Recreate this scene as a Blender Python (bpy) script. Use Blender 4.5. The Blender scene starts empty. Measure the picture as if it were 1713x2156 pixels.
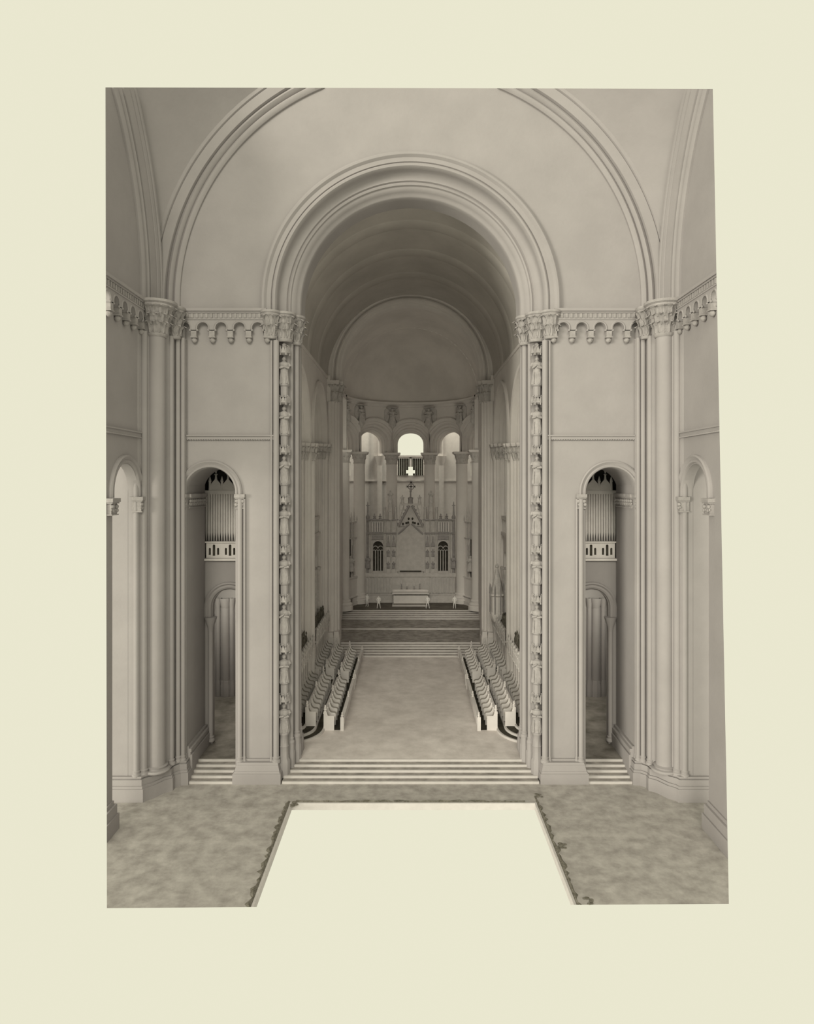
import bpy, bmesh, math, random
from mathutils import Matrix, Vector
from math import sin, cos, pi, sqrt, radians as R

# ------------------------------------------------------------------ camera
H = 17.74                      # eye height above the crossing floor
F = 1400.0                     # focal length in pixels of the 1713 x 2156 frame
CX, CY = 864.0, 1015.0
scn = bpy.context.scene
cam_d = bpy.data.cameras.new('camera')
cam = bpy.data.objects.new('camera', cam_d)
scn.collection.objects.link(cam)
cam.location = (0, 0, H)
cam.rotation_euler = (pi / 2, 0, 0)
cam_d.sensor_fit = 'VERTICAL'
cam_d.sensor_height = 36
cam_d.lens = 36 * F / 2156
cam_d.shift_x = (856.5 - CX) / 2156
cam_d.shift_y = (CY - 1078) / 2156
cam_d.clip_end = 500
cam_d.clip_start = .1
scn.camera = cam

# ------------------------------------------------------------------ daylight and added fill lamps
w = bpy.data.worlds.new('sky')
scn.world = w
w.use_nodes = True
bg = w.node_tree.nodes['Background']
bg.inputs[0].default_value = (.820, .800, .628, 1)
bg.inputs[1].default_value = 1.0
scn.view_settings.view_transform = 'Standard'
scn.view_settings.look = 'None'
scn.view_settings.gamma = 1
scn.view_settings.use_curve_mapping = False
scn.view_settings.exposure = 0.0

def area(name, loc, target, size, power, col=(1, .975, .80)):
    l = bpy.data.lights.new(name, 'AREA')
    l.shape = 'RECTANGLE'; l.size = size[0]; l.size_y = size[1]
    l.energy = power; l.color = col
    o = bpy.data.objects.new(name, l)
    scn.collection.objects.link(o)
    o.location = loc
    o.rotation_euler = (Vector(target) - Vector(loc)).to_track_quat('-Z', 'Y').to_euler()
    return o
def sun(name, d, e, ang, col=(1, .96, .80)):
    l = bpy.data.lights.new(name, 'SUN'); l.energy = e; l.angle = R(ang); l.color = col
    o = bpy.data.objects.new(name, l); scn.collection.objects.link(o)
    o.rotation_euler = Vector(d).to_track_quat('-Z', 'Y').to_euler()
sun('daylight', (.09, 1, -.50), 1.5, 24)
sun('side_daylight', (.80, .60, -.05), 2.3, 20)
for s_ in (-1, 1):
    area('sanctuary_fill', (s_ * 7.7, 72, H + 3), (0, 80, H + 9), (2.5, 5), 200 if s_ < 0 else 160)  # unseen fill lamps added behind the arch piers to brighten dome and columns
    area('aisle_fill', (s_ * 15.5, 49, 9), (s_ * 11.5, 50, 6), (2.5, 3), 380)  # added fill lamps that lift the dim aisles, no window modelled
area('ambulatory_fill', (0, 90.6, H + 16), (0, 90.3, 0), (16, 4), 2900)  # added overhead fill to brighten the ambulatory, no skylight there
for s_ in (-1, 1):
    area('ambulatory_fill', (s_ * 11, 83.0, H + 16), (s_ * 11, 83.2, 0), (4, 9), 1500)  # same added fill over the two ambulatory sides

# ------------------------------------------------------------------ helpers
C = scn.collection
def q(px, py, y): return Vector(((px - CX) * y / F, y, H - (py - CY) * y / F))
def cz(c): return H + c        # height given relative to the eye

rnd = random.Random(7)

def mat(name, col, rough=.85, var=.06, vscale=.35, bump=.15, bscale=6, dark=None, spec=.2, detail=6, lo=.35, hi=.65):
    m = bpy.data.materials.new(name); m.use_nodes = True
    nt = m.node_tree; b = nt.nodes['Principled BSDF']
    b.inputs['Roughness'].default_value = rough
    b.inputs['Specular IOR Level'].default_value = spec
    tc = nt.nodes.new('ShaderNodeNewGeometry')
    n = nt.nodes.new('ShaderNodeTexNoise'); n.inputs['Scale'].default_value = vscale; n.inputs['Detail'].default_value = detail
    n.inputs['Roughness'].default_value = .62
    nt.links.new(tc.outputs['Position'], n.inputs['Vector'])
    r = nt.nodes.new('ShaderNodeValToRGB')
    c0 = [c * (1 - var) for c in col] if dark is None else dark
    c1 = [min(1, c * (1 + var)) for c in col]
    r.color_ramp.elements[0].position = lo; r.color_ramp.elements[0].color = (*c0, 1)
    r.color_ramp.elements[1].position = hi; r.color_ramp.elements[1].color = (*c1, 1)
    nt.links.new(n.outputs['Fac'], r.inputs['Fac'])
    nt.links.new(r.outputs['Color'], b.inputs['Base Color'])
    n2 = nt.nodes.new('ShaderNodeTexNoise'); n2.inputs['Scale'].default_value = bscale; n2.inputs['Detail'].default_value = 5
    nt.links.new(tc.outputs['Position'], n2.inputs['Vector'])
    bp = nt.nodes.new('ShaderNodeBump'); bp.inputs['Strength'].default_value = bump; bp.inputs['Distance'].default_value = .05
    nt.links.new(n2.outputs['Fac'], bp.inputs['Height'])
    nt.links.new(bp.outputs['Normal'], b.inputs['Normal'])
    return m
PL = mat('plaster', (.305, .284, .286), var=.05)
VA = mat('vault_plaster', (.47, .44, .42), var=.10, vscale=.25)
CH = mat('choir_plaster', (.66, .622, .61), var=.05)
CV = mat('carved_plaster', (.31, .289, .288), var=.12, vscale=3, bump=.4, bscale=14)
SW = mat('stall_plaster', (.62, .585, .575), var=.06, vscale=1)
FL = mat('floor_cement', (.48, .452, .432), dark=(.26, .238, .225), vscale=1.3, bump=.25, bscale=3, detail=12, lo=.28, hi=.74)
FC = mat('choir_floor_cement', (.72, .67, .655), dark=(.50, .455, .44), vscale=.8, bump=.2, detail=12, lo=.26, hi=.74)
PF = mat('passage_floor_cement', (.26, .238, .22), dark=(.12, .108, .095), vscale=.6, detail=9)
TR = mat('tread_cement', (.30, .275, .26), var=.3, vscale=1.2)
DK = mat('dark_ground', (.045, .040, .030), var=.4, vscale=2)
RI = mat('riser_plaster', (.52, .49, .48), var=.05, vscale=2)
SD = mat('sanctuary_floor', (.13, .115, .10), var=.25, vscale=1)
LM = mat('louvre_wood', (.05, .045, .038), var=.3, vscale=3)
CC = mat('carved_choir_plaster', (.52, .49, .48), var=.12, vscale=3, bump=.4, bscale=14)
DP = mat('dome_plaster_lightened', (.64, .60, .58), var=.08, vscale=.25)  # paler than the vault: colour makes up for weak light in the dome
CR = mat('shaded_cresting', (.13, .12, .10), var=.4, vscale=4)  # shadow behind the stall canopies is put into this dark colour
FW = mat('figure_white', (.80, .77, .76), var=.03)
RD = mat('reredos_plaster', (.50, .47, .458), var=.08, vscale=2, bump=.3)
RG = mat('rubble_mortar', (.20, .185, .16), dark=(.11, .10, .08), vscale=4, bump=1, bscale=12)

# the modelled extent of the crossing ends on four planes
def ray(px, py): return Vector((px - CX, F, -(py - CY)))
def cut_plane(p1, p2, inside):
    n = ray(*p1).cross(ray(*p2)).normalized()
    if n.dot(ray(*inside)) > 0: n = -n
    return n                    # n points outward
ENDS = [cut_plane((222, 185), (225, 1912), (864, 1015)), cut_plane((1500, 185), (1534, 1912), (864, 1015)),
        cut_plane((222, 184), (1500, 187), (864, 1015)), cut_plane((222, 1912), (1534, 1903), (864, 1015))]

class MB:
    def __init__(s, M=None, bend=None):
        s.v = []; s.f = []; s.mi = []; s.M = M or Matrix(); s.bend = bend; s.cur = 0
    def p(s, x, y, z):
        if s.bend: x, y, z = s.bend(x, y, z)
        s.v.append(tuple(s.M @ Vector((x, y, z)))); return len(s.v) - 1
    def face(s, *i):
        s.f.append(i); s.mi.append(s.cur)
    def box(s, x0, x1, y0, y1, z0, z1, taper=0):
        t = taper
        i = [s.p(*c) for c in ((x0, y0, z0), (x1, y0, z0), (x1, y1, z0), (x0, y1, z0), (x0 + t, y0 + t, z1), (x1 - t, y0 + t, z1), (x1 - t, y1 - t, z1), (x0 + t, y1 - t, z1))]
        for f in ((3, 2, 1, 0), (4, 5, 6, 7), (0, 1, 5, 4), (1, 2, 6, 5), (2, 3, 7, 6), (3, 0, 4, 7)): s.face(*[i[k] for k in f])
        return s
    def lathe(s, x, y, prof, n=16, a0=0, a1=2 * pi, cap=True):
        full = abs(a1 - a0 - 2 * pi) < 1e-6
        m = n if full else n + 1
        rings = []
        for r, z in prof:
            rings.append([s.p(x + r * cos(a0 + (a1 - a0) * k / n), y + r * sin(a0 + (a1 - a0) * k / n), z) for k in range(m)])
        for a, b in zip(rings, rings[1:]):
            for k in range(n):
                k2 = (k + 1) % m
                s.face(a[k], a[k2], b[k2], b[k])
        if cap and full:
            s.face(*rings[0][::-1]); s.face(*rings[-1])
        return s
    def prism(s, pts, axis, a, b):
        """polygon pts in the plane across axis ('x','y','z'), extruded a..b"""
        def P(u, v, t):
            return s.p(t, u, v) if axis == 'x' else s.p(u, t, v) if axis == 'y' else s.p(u, v, t)
        A = [P(u, v, a) for u, v in pts]; B = [P(u, v, b) for u, v in pts]
        n = len(pts)
        s.face(*A); s.face(*B[::-1])
        for k in range(n): s.face(A[k], A[(k + 1) % n], B[(k + 1) % n], B[k])
        return s
    def arch(s, prof, u, zs, zb, n=40, clamp=None, closed=False):
        """profile of (radius, depth) swept round a semicircle with straight legs"""
        cols = []
        path = [(-1, 0, zb)] if zb is not None else []
        for k in range(n + 1):
            a = pi - pi * k / n
            path.append((cos(a), sin(a), None))
        if zb is not None: path.append((1, 0, zb))
        for c, sn, z in path:
            col = []
            for r, d in prof:
                x = r * c
                zz = zs + r * sn if z is None else z
                if clamp: 
                    if abs(x) > clamp:
                        if z is None and r > clamp:
                            zz = zs + sqrt(max(r * r - clamp * clamp, 0)) if sn > 0.001 or True else zz
                        x = math.copysign(clamp, x)
                col.append(s.p(u + x, d, zz))
            cols.append(col)
        for a, b in zip(cols, cols[1:]):
            m = len(prof)
            for k in range(m if closed else m - 1):
                k2 = (k + 1) % m
                s.face(a[k], a[k2], b[k2], b[k])
        return s
    def wall(s, u0, u1, z0, z1, d0, d1, holes=(), n=28):
        """slab with round-arched holes: (u, r, springing, base)"""
        holes = sorted(holes)
        x = u0
        def slab(a, b, zz0, zz1, seg=1):
            for k in range(seg):
                s.box(a + (b - a) * k / seg, a + (b - a) * (k + 1) / seg, d0, d1, zz0, zz1)
        sg = 6 if s.bend else 1
        for (u, r, zs, zb) in holes:
            if u - r > x + 1e-4: slab(x, u - r, z0, z1, sg)
            if zb > z0 + 1e-4: slab(u - r, u + r, z0, zb, sg)
            P = [(u - r * cos(pi * k / n), zs + r * sin(pi * k / n)) for k in range(n + 1)]
            rows = []
            for (a, b) in P:
                rows.append((s.p(a, d0, b), s.p(a, d0, z1), s.p(a, d1, z1), s.p(a, d1, b)))
            for A, B in zip(rows, rows[1:]):
                s.face(A[0], B[0], B[1], A[1]); s.face(A[1], B[1], B[2], A[2])
                s.face(A[2], B[2], B[3], A[3]); s.face(A[3], B[3], B[0], A[0])
            x = u + r
        if u1 > x + 1e-4: slab(x, u1, z0, z1, sg)
        return s
    def tube(s, pts, rad, n=8):
        rings = []
        pts = [Vector(p) for p in pts]
        for k, p in enumerate(pts):
            t = (pts[min(k + 1, len(pts) - 1)] - pts[max(k - 1, 0)]).normalized()
            a = t.orthogonal().normalized(); b = t.cross(a)
            r = rad[k] if isinstance(rad, (list, tuple)) else rad
            rings.append([s.p(*(p + a * r * cos(2 * pi * j / n) + b * r * sin(2 * pi * j / n))) for j in range(n)])
        for a, b in zip(rings, rings[1:]):
            for j in range(n): s.face(a[j], a[(j + 1) % n], b[(j + 1) % n], b[j])
        s.face(*rings[0][::-1]); s.face(*rings[-1])
        return s
    def sphere(s, x, y, z, r, sx=1, sy=1, sz=1, n=10, m=7):
        rings = []
        for i in range(1, m):
            t = pi * i / m
            rings.append([s.p(x + r * sx * sin(t) * cos(2 * pi * j / n), y + r * sy * sin(t) * sin(2 * pi * j / n), z + r * sz * cos(t)) for j in range(n)])
        T = s.p(x, y, z + r * sz); B = s.p(x, y, z - r * sz)
        for j in range(n):
            s.face(T, rings[0][j], rings[0][(j + 1) % n]); s.face(B, rings[-1][(j + 1) % n], rings[-1][j])
        for a, b in zip(rings, rings[1:]):
            for j in range(n): s.face(a[j], b[j], b[(j + 1) % n], a[(j + 1) % n])
        return s
    def mesh(s, name, mats, clip=False, smooth=True, ang=38):
        me = bpy.data.meshes.new(name)
        me.from_pydata(s.v, [], s.f)
        mats = mats if isinstance(mats, (list, tuple)) else [mats]
        for m in mats: me.materials.append(m)
        me.polygons.foreach_set('material_index', s.mi)
        bm = bmesh.new(); bm.from_mesh(me)
        bmesh.ops.remove_doubles(bm, verts=bm.verts, dist=1e-5)
        bmesh.ops.dissolve_degenerate(bm, dist=1e-5, edges=bm.edges)
        if clip:
            for nrm in ENDS:
                g = bm.verts[:] + bm.edges[:] + bm.faces[:]
                r = bmesh.ops.bisect_plane(bm, geom=g, dist=1e-5, plane_co=(0, 0, H), plane_no=nrm, clear_outer=True)
                ed = [e for e in r['geom_cut'] if isinstance(e, bmesh.types.BMEdge) and len(e.link_faces) == 1]
                if ed:
                    bmesh.ops.holes_fill(bm, edges=ed, sides=0)
        bmesh.ops.recalc_face_normals(bm, faces=bm.faces)
        bm.to_mesh(me); bm.free()
        if smooth:
            me.polygons.foreach_set('use_smooth', [True] * len(me.polygons))
            me.set_sharp_from_angle(angle=R(ang))
        return me
    def build(s, name, mats, parent=None, clip=False, loc=None, rz=0, smooth=True, **kw):
        o = bpy.data.objects.new(name, s.mesh(name, mats, clip, smooth))
        C.objects.link(o)
        if parent: o.parent = parent
        if loc is not None: o.location = loc; o.rotation_euler.z = rz
        for k, v in kw.items(): o[k] = v
        return o

def empty(name, loc=(0, 0, 0), rz=0, **kw):
    o = bpy.data.objects.new(name, None); C.objects.link(o)
    o.location = loc; o.rotation_euler.z = rz; o.empty_display_size = .3
    for k, v in kw.items(): o[k] = v
    return o
def inst(name, me, parent, loc=(0, 0, 0), rz=0, sc=1, **kw):
    o = bpy.data.objects.new(name, me); C.objects.link(o); o.parent = parent
    o.location = loc; o.rotation_euler.z = rz
    o.scale = (sc, sc, sc) if isinstance(sc, (int, float)) else sc
    for k, v in kw.items(): o[k] = v
    return o
def dup(root, loc, rz, label, **kw):
    r = root.copy(); C.objects.link(r); r.location = loc; r.rotation_euler.z = rz; r['label'] = label
    for k, v in kw.items(): r[k] = v
    for ch in list(root.children):
        c = ch.copy(); C.objects.link(c); c.parent = r
        for g in ch.children:
            d = g.copy(); C.objects.link(d); d.parent = c
    return r
ST = dict(kind='structure')
MX_ = Matrix.Scale(-1, 4, (1, 0, 0))
SIDES = (('left', -1), ('right', 1))

# ================================================================== STRUCTURE
L1, L2, L3, L4 = .735, 1.617, 1.765, 2.50
# ---- crossing floor with the sawn rectangular opening
fl = MB()
jag = []
def zig(a, b, n, amp, fixed, axis):
    out = []
    for k in range(n + 1):
        t = a + (b - a) * k / n
        e = fixed + (rnd.uniform(-amp, amp) if 0 < k < n else 0)
        out.append((t, e) if axis == 'x' else (e, t))
    return out
HX0, HX1, HY = -6.65, 6.95, 36.8
fl.box(-16.6, HX0, 27.0, 42.2, -.35, 0)
fl.box(HX1, 16.6, 27.0, 42.2, -.35, 0)
fl.box(HX0, HX1, HY, 42.2, -.35, 0)
fl.build('floor', FL, clip=True, **ST)

# choir floors
MB().box(-9.4, 9.4, 40.87, 67.6, -.2, L1).build('floor', FC, **ST)
MB().box(-8.6, 8.6, 67.0, 72.65, .2, L2).build('floor', TR, **ST)
MB().box(-8.6, 8.6, 72.7, 79.2, .2, L3).build('floor', TR, **ST)
s4 = MB().box(-9.0, 9.0, 79.24, 84.5, .2, L4)
s4.lathe(0, 84.4, [(9.0, .2), (9.0, L4)], 32, 0, pi)
s4.build('floor', SD, **ST)
MB().box(-13.6, 13.6, 83.0, 94.5, .0, 2.3).build('floor', FC, **ST)
for nm, sx in SIDES:
    M = Matrix.Scale(sx, 4, (1, 0, 0))
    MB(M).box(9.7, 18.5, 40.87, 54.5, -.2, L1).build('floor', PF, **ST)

# ---- front wall, pierced by chancel arch and two side passages
ZS = cz(10.75)                 # springing of chancel arch
WF = 39.6                      # front face of the wall
for nm, sx in SIDES:
    M = Matrix.Scale(sx, 4, (1, 0, 0))
    wl = MB(M)
    # lower wall with the passage arch
    wl.wall(7.95, 15.9, 0, cz(9.0), WF, 43.2, [(11.92, 1.5, cz(-.62), 0)])
    wl.box(7.3, 7.95, 40.15, 42.4, 0, cz(9.0)); wl.box(6.95, 7.3, 40.85, 42.4, 0, cz(9.0))
    # upper wall beside the arch
    n = 24
    P = [(8.8 * cos(pi / 2 * k / n), 8.8 * sin(pi / 2 * k / n)) for k in range(n + 1)]
    rows = [(wl.p(a, WF, ZS + b), wl.p(a, WF, cz(25)), wl.p(a, 42.4, cz(25)), wl.p(a, 42.4, ZS + b)) for a, b in P]
    for A, B in zip(rows, rows[1:]):
        for k in range(4): wl.face(A[k], A[(k + 1) % 4], B[(k + 1) % 4], B[k])
    wl.box(8.8, 15.9, WF, 42.4, cz(9.0), cz(25))
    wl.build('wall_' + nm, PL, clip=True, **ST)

# ---- chancel arch mouldings
prof = [(8.9, 39.7), (8.9, 39.42), (8.8, 39.34), (8.68, 39.34), (8.6, 39.42), (8.55, 39.48), (8.3, 39.48), (8.27, 39.56), (8.22, 39.48),
        (8.15, 39.44), (8.05, 39.46), (7.98, 39.55), (7.93, 39.75), (7.93, 40.0), (7.82, 40.16), (7.62, 40.24), (7.5, 40.24), (7.46, 40.36),
        (7.36, 40.3), (7.28, 40.34), (7.24, 40.46), (7.1, 40.52), (7.0, 40.7), (6.9, 40.86), (6.82, 40.9), (6.76, 41.0), (6.74, 41.3), (6.74, 42.5), (8.9, 42.5)]
t = MB(); t.arch(prof, 0, ZS, cz(10.15), n=72)
tr = t.build('trim_1', PL, **ST)

# ---- great arches of the crossing
gp = [(13.7, 0.02), (13.7, -.12), (13.8, -.22), (13.95, -.24), (14.05, -.16), (14.1, -.08), (14.16, -.2), (14.3, -.3), (14.42, -.22), (14.5, -.12),
      (14.55, -.32), (15.05, -.42), (15.1, -.36), (15.15, -.46), (15.35, -.52), (15.4, -.42), (15.5, -.58), (15.62, -.6), (15.7, -.5), (15.75, .02)]
t = MB(Matrix.Translation((0, WF, 0))); t.arch(gp, 0, cz(10.75), cz(10.1), n=96)
t.build('trim_2', PL, clip=True, **ST)
XS = 15.2                     # side wall face
YC = 23.7
for nm, sx in SIDES:
    # local u -> world y, local depth -> outwards
    M = Matrix(((0, sx, 0, sx * XS), (1, 0, 0, 0), (0, 0, 1, 0), (0, 0, 0, 1)))
    t = MB(M); t.arch(gp, YC, cz(10.75), cz(10.1), n=96)
    t.build('trim_3' if sx < 0 else 'trim_4', PL, clip=True, **ST)
    # side wall: aisle opening between the corner pier and the nearer pier
    t = MB(M)
    t.wall(26, 39.7, 0, cz(9.0), 0, .55, [(35.5, 1.6, cz(-.62), 0)])
    t.box(26, 39.9, 0, .55, cz(9.0), cz(25))
    # blank wall beyond the opening and its jambs
    t.box(37.1, 37.4, .56, 4.9, 0, cz(3)); t.box(33.6, 33.9, .56, 4.5, 0, cz(3)); t.box(33.6, 37.4, 4.5, 4.8, 0, cz(3)); t.box(33.6, 37.4, .56, 4.8, cz(2), cz(3))
    t.build('wall_' + nm, PL, clip=True, **ST)
    # pendentive
    g = MB(); Rr = sqrt(15.15 ** 2 + 15.7 ** 2) - .1; na, nb = 40, 40
    idx = {}
    for i in range(na + 1):
        for j in range(nb + 1):
            az = R(45 + 50 * (i / na - .5) * 2); el = R(75 * j / nb)
            x = Rr * cos(el) * cos(az) * sx; y = YC + Rr * cos(el) * sin(az); z = cz(10.75) + Rr * sin(el)
            idx[i, j] = g.p(x, y, z)
    for i in range(na):
        for j in range(nb): g.face(idx[i, j], idx[i + 1, j], idx[i + 1, j + 1], idx[i, j + 1])
    o = g.build('ceiling', PL, clip=True, **ST)
    bm = bmesh.new(); bm.from_mesh(o.data)
    for co, no in (((0, 39.45, 0), (0, 1, 0)), ((sx * 15.15, 0, 0), (sx, 0, 0))):
        bmesh.ops.bisect_plane(bm, geom=bm.verts[:] + bm.edges[:] + bm.faces[:], plane_co=co, plane_no=no, clear_outer=True)
    # only the part outside both arches
    rm = []
    for f in bm.faces:
        c = f.calc_center_median()
    bm.to_mesh(o.data); bm.free()

# ---- choir vault
v = MB()
def half_barrel(mb, r, y0, y1, zs, n=48, thick=.4):
    mb.arch([(r, y0), (r, y1), (r + thick, y1), (r + thick, y0)], 0, zs, None, n=n, closed=True)
half_barrel(v, 8.3, 42.4, 66.9, cz(10.5))
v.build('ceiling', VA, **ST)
rb = MB()
for y in (48.5, 54.4, 60.3):
    rb.arch([(8.31, y - .9), (8.22, y - .7), (8.22, y + .7), (8.31, y + .9)], 0, cz(10.5), None, n=48)
rb.build('trim_5', VA, **ST)
# apse: straight barrel and semi-dome
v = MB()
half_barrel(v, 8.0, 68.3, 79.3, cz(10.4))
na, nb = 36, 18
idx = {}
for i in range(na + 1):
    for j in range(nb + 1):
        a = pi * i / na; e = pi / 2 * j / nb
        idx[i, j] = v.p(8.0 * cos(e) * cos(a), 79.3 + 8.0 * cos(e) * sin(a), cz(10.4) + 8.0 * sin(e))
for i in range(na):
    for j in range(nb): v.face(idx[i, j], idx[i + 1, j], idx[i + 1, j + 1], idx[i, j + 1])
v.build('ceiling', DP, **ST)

# ---- sanctuary arch
prof = [(8.4, 66.7), (8.25, 66.62), (8.15, 66.75), (8.0, 66.75), (7.85, 66.7), (7.75, 66.8), (7.7, 67.15), (7.62, 67.2), (7.56, 66.95), (7.42, 66.9), (7.3, 66.95), (7.26, 67.15),
        (7.15, 67.35), (7.02, 67.4), (6.95, 67.5), (6.9, 68.5), (8.3, 68.5)]
MB().arch(prof, 0, cz(11.0), cz(10.0), n=64).build('trim_6', CH, **ST)
for nm, sx in SIDES:
    M = Matrix.Scale(sx, 4, (1, 0, 0))
    t = MB(M)
    t.box(7.95, 9.4, 66.0, 68.5, .3, cz(10.6)); t.box(7.45, 7.95, 66.5, 68.5, .3, cz(8.9)); t.box(7.12, 7.45, 66.9, 68.5, .3, cz(8.9))
    t.build('wall_choir_' + nm, CH, **ST)

# ---- choir side walls: two bays each
for nm, sx in SIDES:
    M = Matrix(((0, sx, 0, sx * 8.3), (1, 0, 0, 0), (0, 0, 1, 0), (0, 0, 0, 1)))
    t = MB(M)
    t.wall(42.4, 66.2, 0, cz(10.5), 0, .25, [(49.0, 5.1, cz(3.6), 0), (60.4, 4.5, cz(4.45), 0)])
    for u, ro, zs_ in ((49.0, 5.1, 3.6), (60.4, 4.5, 4.45)):
        t.arch([(ro - a, d) for a, d in ((-.2, .1), (-.24, -.16), (-.08, -.24), (.12, -.16), (.2, .12), (.3, .3), (.45, .36), (.58, .3), (.66, .6), (.85, .66), (.98, .6), (1.06, .9), (1.2, .95), (1.3, .9), (1.4, 1.1), (1.4, 1.9))], u, cz(zs_), .5, n=36)
    t.box(42.4, 66.2, .9, 1.2, 0, .5)
    t.box(42.4, 66.2, 1.6, 1.9, 0, cz(10.5))
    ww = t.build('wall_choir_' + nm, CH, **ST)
    # springing string of the vault
    MB(M).box(42.4, 66.0, -.1, .02, cz(10.25), cz(10.5)).build('trim_7' if sx < 0 else 'trim_8', CH, **ST)
    # gallery fronts in both bays
    for u in (49.0, 60.4):
        g = empty('gallery_front', (0, 0, 0), label='carved gallery front filling the %s choir bay %s' % (nm, 'next to the chancel arch' if u < 50 else 'next to the sanctuary arch'), category='gallery')
        b = MB(M)
        b.box(u - 3.68, u + 3.08, .35, .9, cz(-3.5), cz(-3.2)); b.box(u - 3.68, u + 3.08, .3, .9, cz(-5.0), cz(-4.7))
        b.build('ledge', CH, g)
        for k in range(9):
            MB(M).box(u - 3.0 + k * .72, u - 2.76 + k * .72, .45, .65, cz(-4.7), cz(-3.5)).build('baluster', CH, g)
        b = MB(M); b.wall(u - 3.68, u + 3.08, cz(-12), cz(-5.0), .55, .8, [(u - 1.9, .75, cz(-7.3), cz(-12)), (u, .75, cz(-7.3), cz(-12)), (u + 1.9, .75, cz(-7.3), cz(-12))])
        b.build('arcade', CH, g)
        for k in range(4):
            c = MB(M); c.lathe(u - 2.85 + 1.9 * k, .5, [(.14, cz(-12)), (.14, cz(-8.7)), (.26, cz(-8.3)), (.3, cz(-8.05))], 10)
            c.build('colonnette', CC, g)
        b = MB(M)
        for k in range(12):
            uu = u - 2.8 + k * .5
            b.lathe(uu, 1.4, [(.17, cz(-3.2)), (.17, cz(.6 + .8 * sin(k * .55))), (.02, cz(1.1 + .8 * sin(k * .55)))], 8)
        b.build('organ_pipes', CH, g)

# pier shafts on choir walls
def shaft(mb, x, y, r, z0, z1, n=14): mb.lathe(x, y, [(r, z0), (r, z1)], n, cap=False)
def att_base(mb, x, y, r, z, n=14, hh=.35):
    mb.lathe(x, y, [(r * 1.55, z), (r * 1.6, z + .06), (r * 1.5, z + .14), (r * 1.2, z + .18), (r * 1.22, z + .26), (r * 1.3, z + .3), (r, z + hh)], n, cap=False)
for nm, sx in SIDES:
    M = Matrix.Scale(sx, 4, (1, 0, 0))
    t = MB(M)
    for x, y, r in ((8.28, 54.35, .2), (8.2, 55.0, .3), (8.28, 55.65, .2), (8.5, 53.8, .17), (8.85, 53.35, .17), (9.15, 52.95, .17), (8.28, 65.1, .2), (8.5, 64.6, .17), (8.85, 64.2, .17), (9.15, 63.8, .17)):
        shaft(t, x, y, r, L1, cz(2.6))
    for x, y, r in ((8.05, 66.0, .2), (7.8, 66.2, .24), (7.5, 66.45, .2), (7.3, 66.85, .18)):
        shaft(t, x, y, r, L1, cz(8.0))
    t.build('trim_9' if sx < 0 else 'trim_10', CH, **ST)

# ---- enclosing shell round the side aisles
for nm, sx in SIDES:
    M = Matrix.Scale(sx, 4, (1, 0, 0))
    t = MB(M)
    # rear wall of the passage: door arch, organ loft above
    t.wall(10.0, 15.9, L1, cz(-4.95), 43.25, 43.7, [(11.75, 1.12, cz(-8.1), L1)])
    t.box(10.0, 15.9, 43.9, 47.9, cz(-5.3), cz(-4.95))
    t.box(15.9, 16.2, 42, 54.5, 0, cz(4)); t.box(9.9, 10.0, 43.2, 53.4, 0, cz(4)); t.box(9.9, 16.2, 54.2, 54.5, 0, cz(4)); t.box(9.9, 16.2, 43.0, 54.5, cz(3.6), cz(4))
    t.box(10.0, 15.9, 47.6, 47.9, cz(-4.95), cz(3.6))
    t.build('wall_aisle_' + nm, PL, **ST)
    # far piers seen through the door arch
    t = MB(M)
    t.box(10.2, 16, 52.9, 54.2, L1, cz(-4)); 
    for x, r in ((12.3, .22), (12.8, .34), (13.35, .22), (14.2, .2), (14.7, .34), (15.3, .2), (11.7, .3), (11.2, .2)):
        shaft(t, x, 52.9, r, L1, cz(-9.8)); t.lathe(x, 52.9, [(r, cz(-10)), (r * 1.5, cz(-9.3)), (r * 1.6, cz(-9.2))], 14, cap=False)
        t.lathe(x, 52.9, [(r * 1.3, L1), (r * 1.3, L1 + .9), (r * 1.15, L1 + 1.0), (r * 1.2, L1 + 1.15), (r, L1 + 1.3)], 8, cap=False)
    t.build('trim_11' if sx < 0 else 'trim_12', PL, **ST)
    # archivolt and colonnette of the door
    t = MB(M)
    t.arch([(1.62, 43.25), (1.6, 43.08), (1.5, 43.02), (1.42, 43.1), (1.3, 43.05), (1.2, 43.1), (1.12, 43.3)], 11.75, cz(-8.1), cz(-8.75), n=28)
    shaft(t, 12.98, 43.2, .16, L1 + .2, cz(-9.6), 10)
    t.lathe(12.98, 43.2, [(.16, cz(-9.7)), (.2, cz(-9.4)), (.38, cz(-8.9)), (.42, cz(-8.75))], 10)
    att_base(t, 12.98, 43.2, .17, L1 + .2)
    t.build('door_1' if sx < 0 else 'door_2', PL, **ST)

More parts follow.
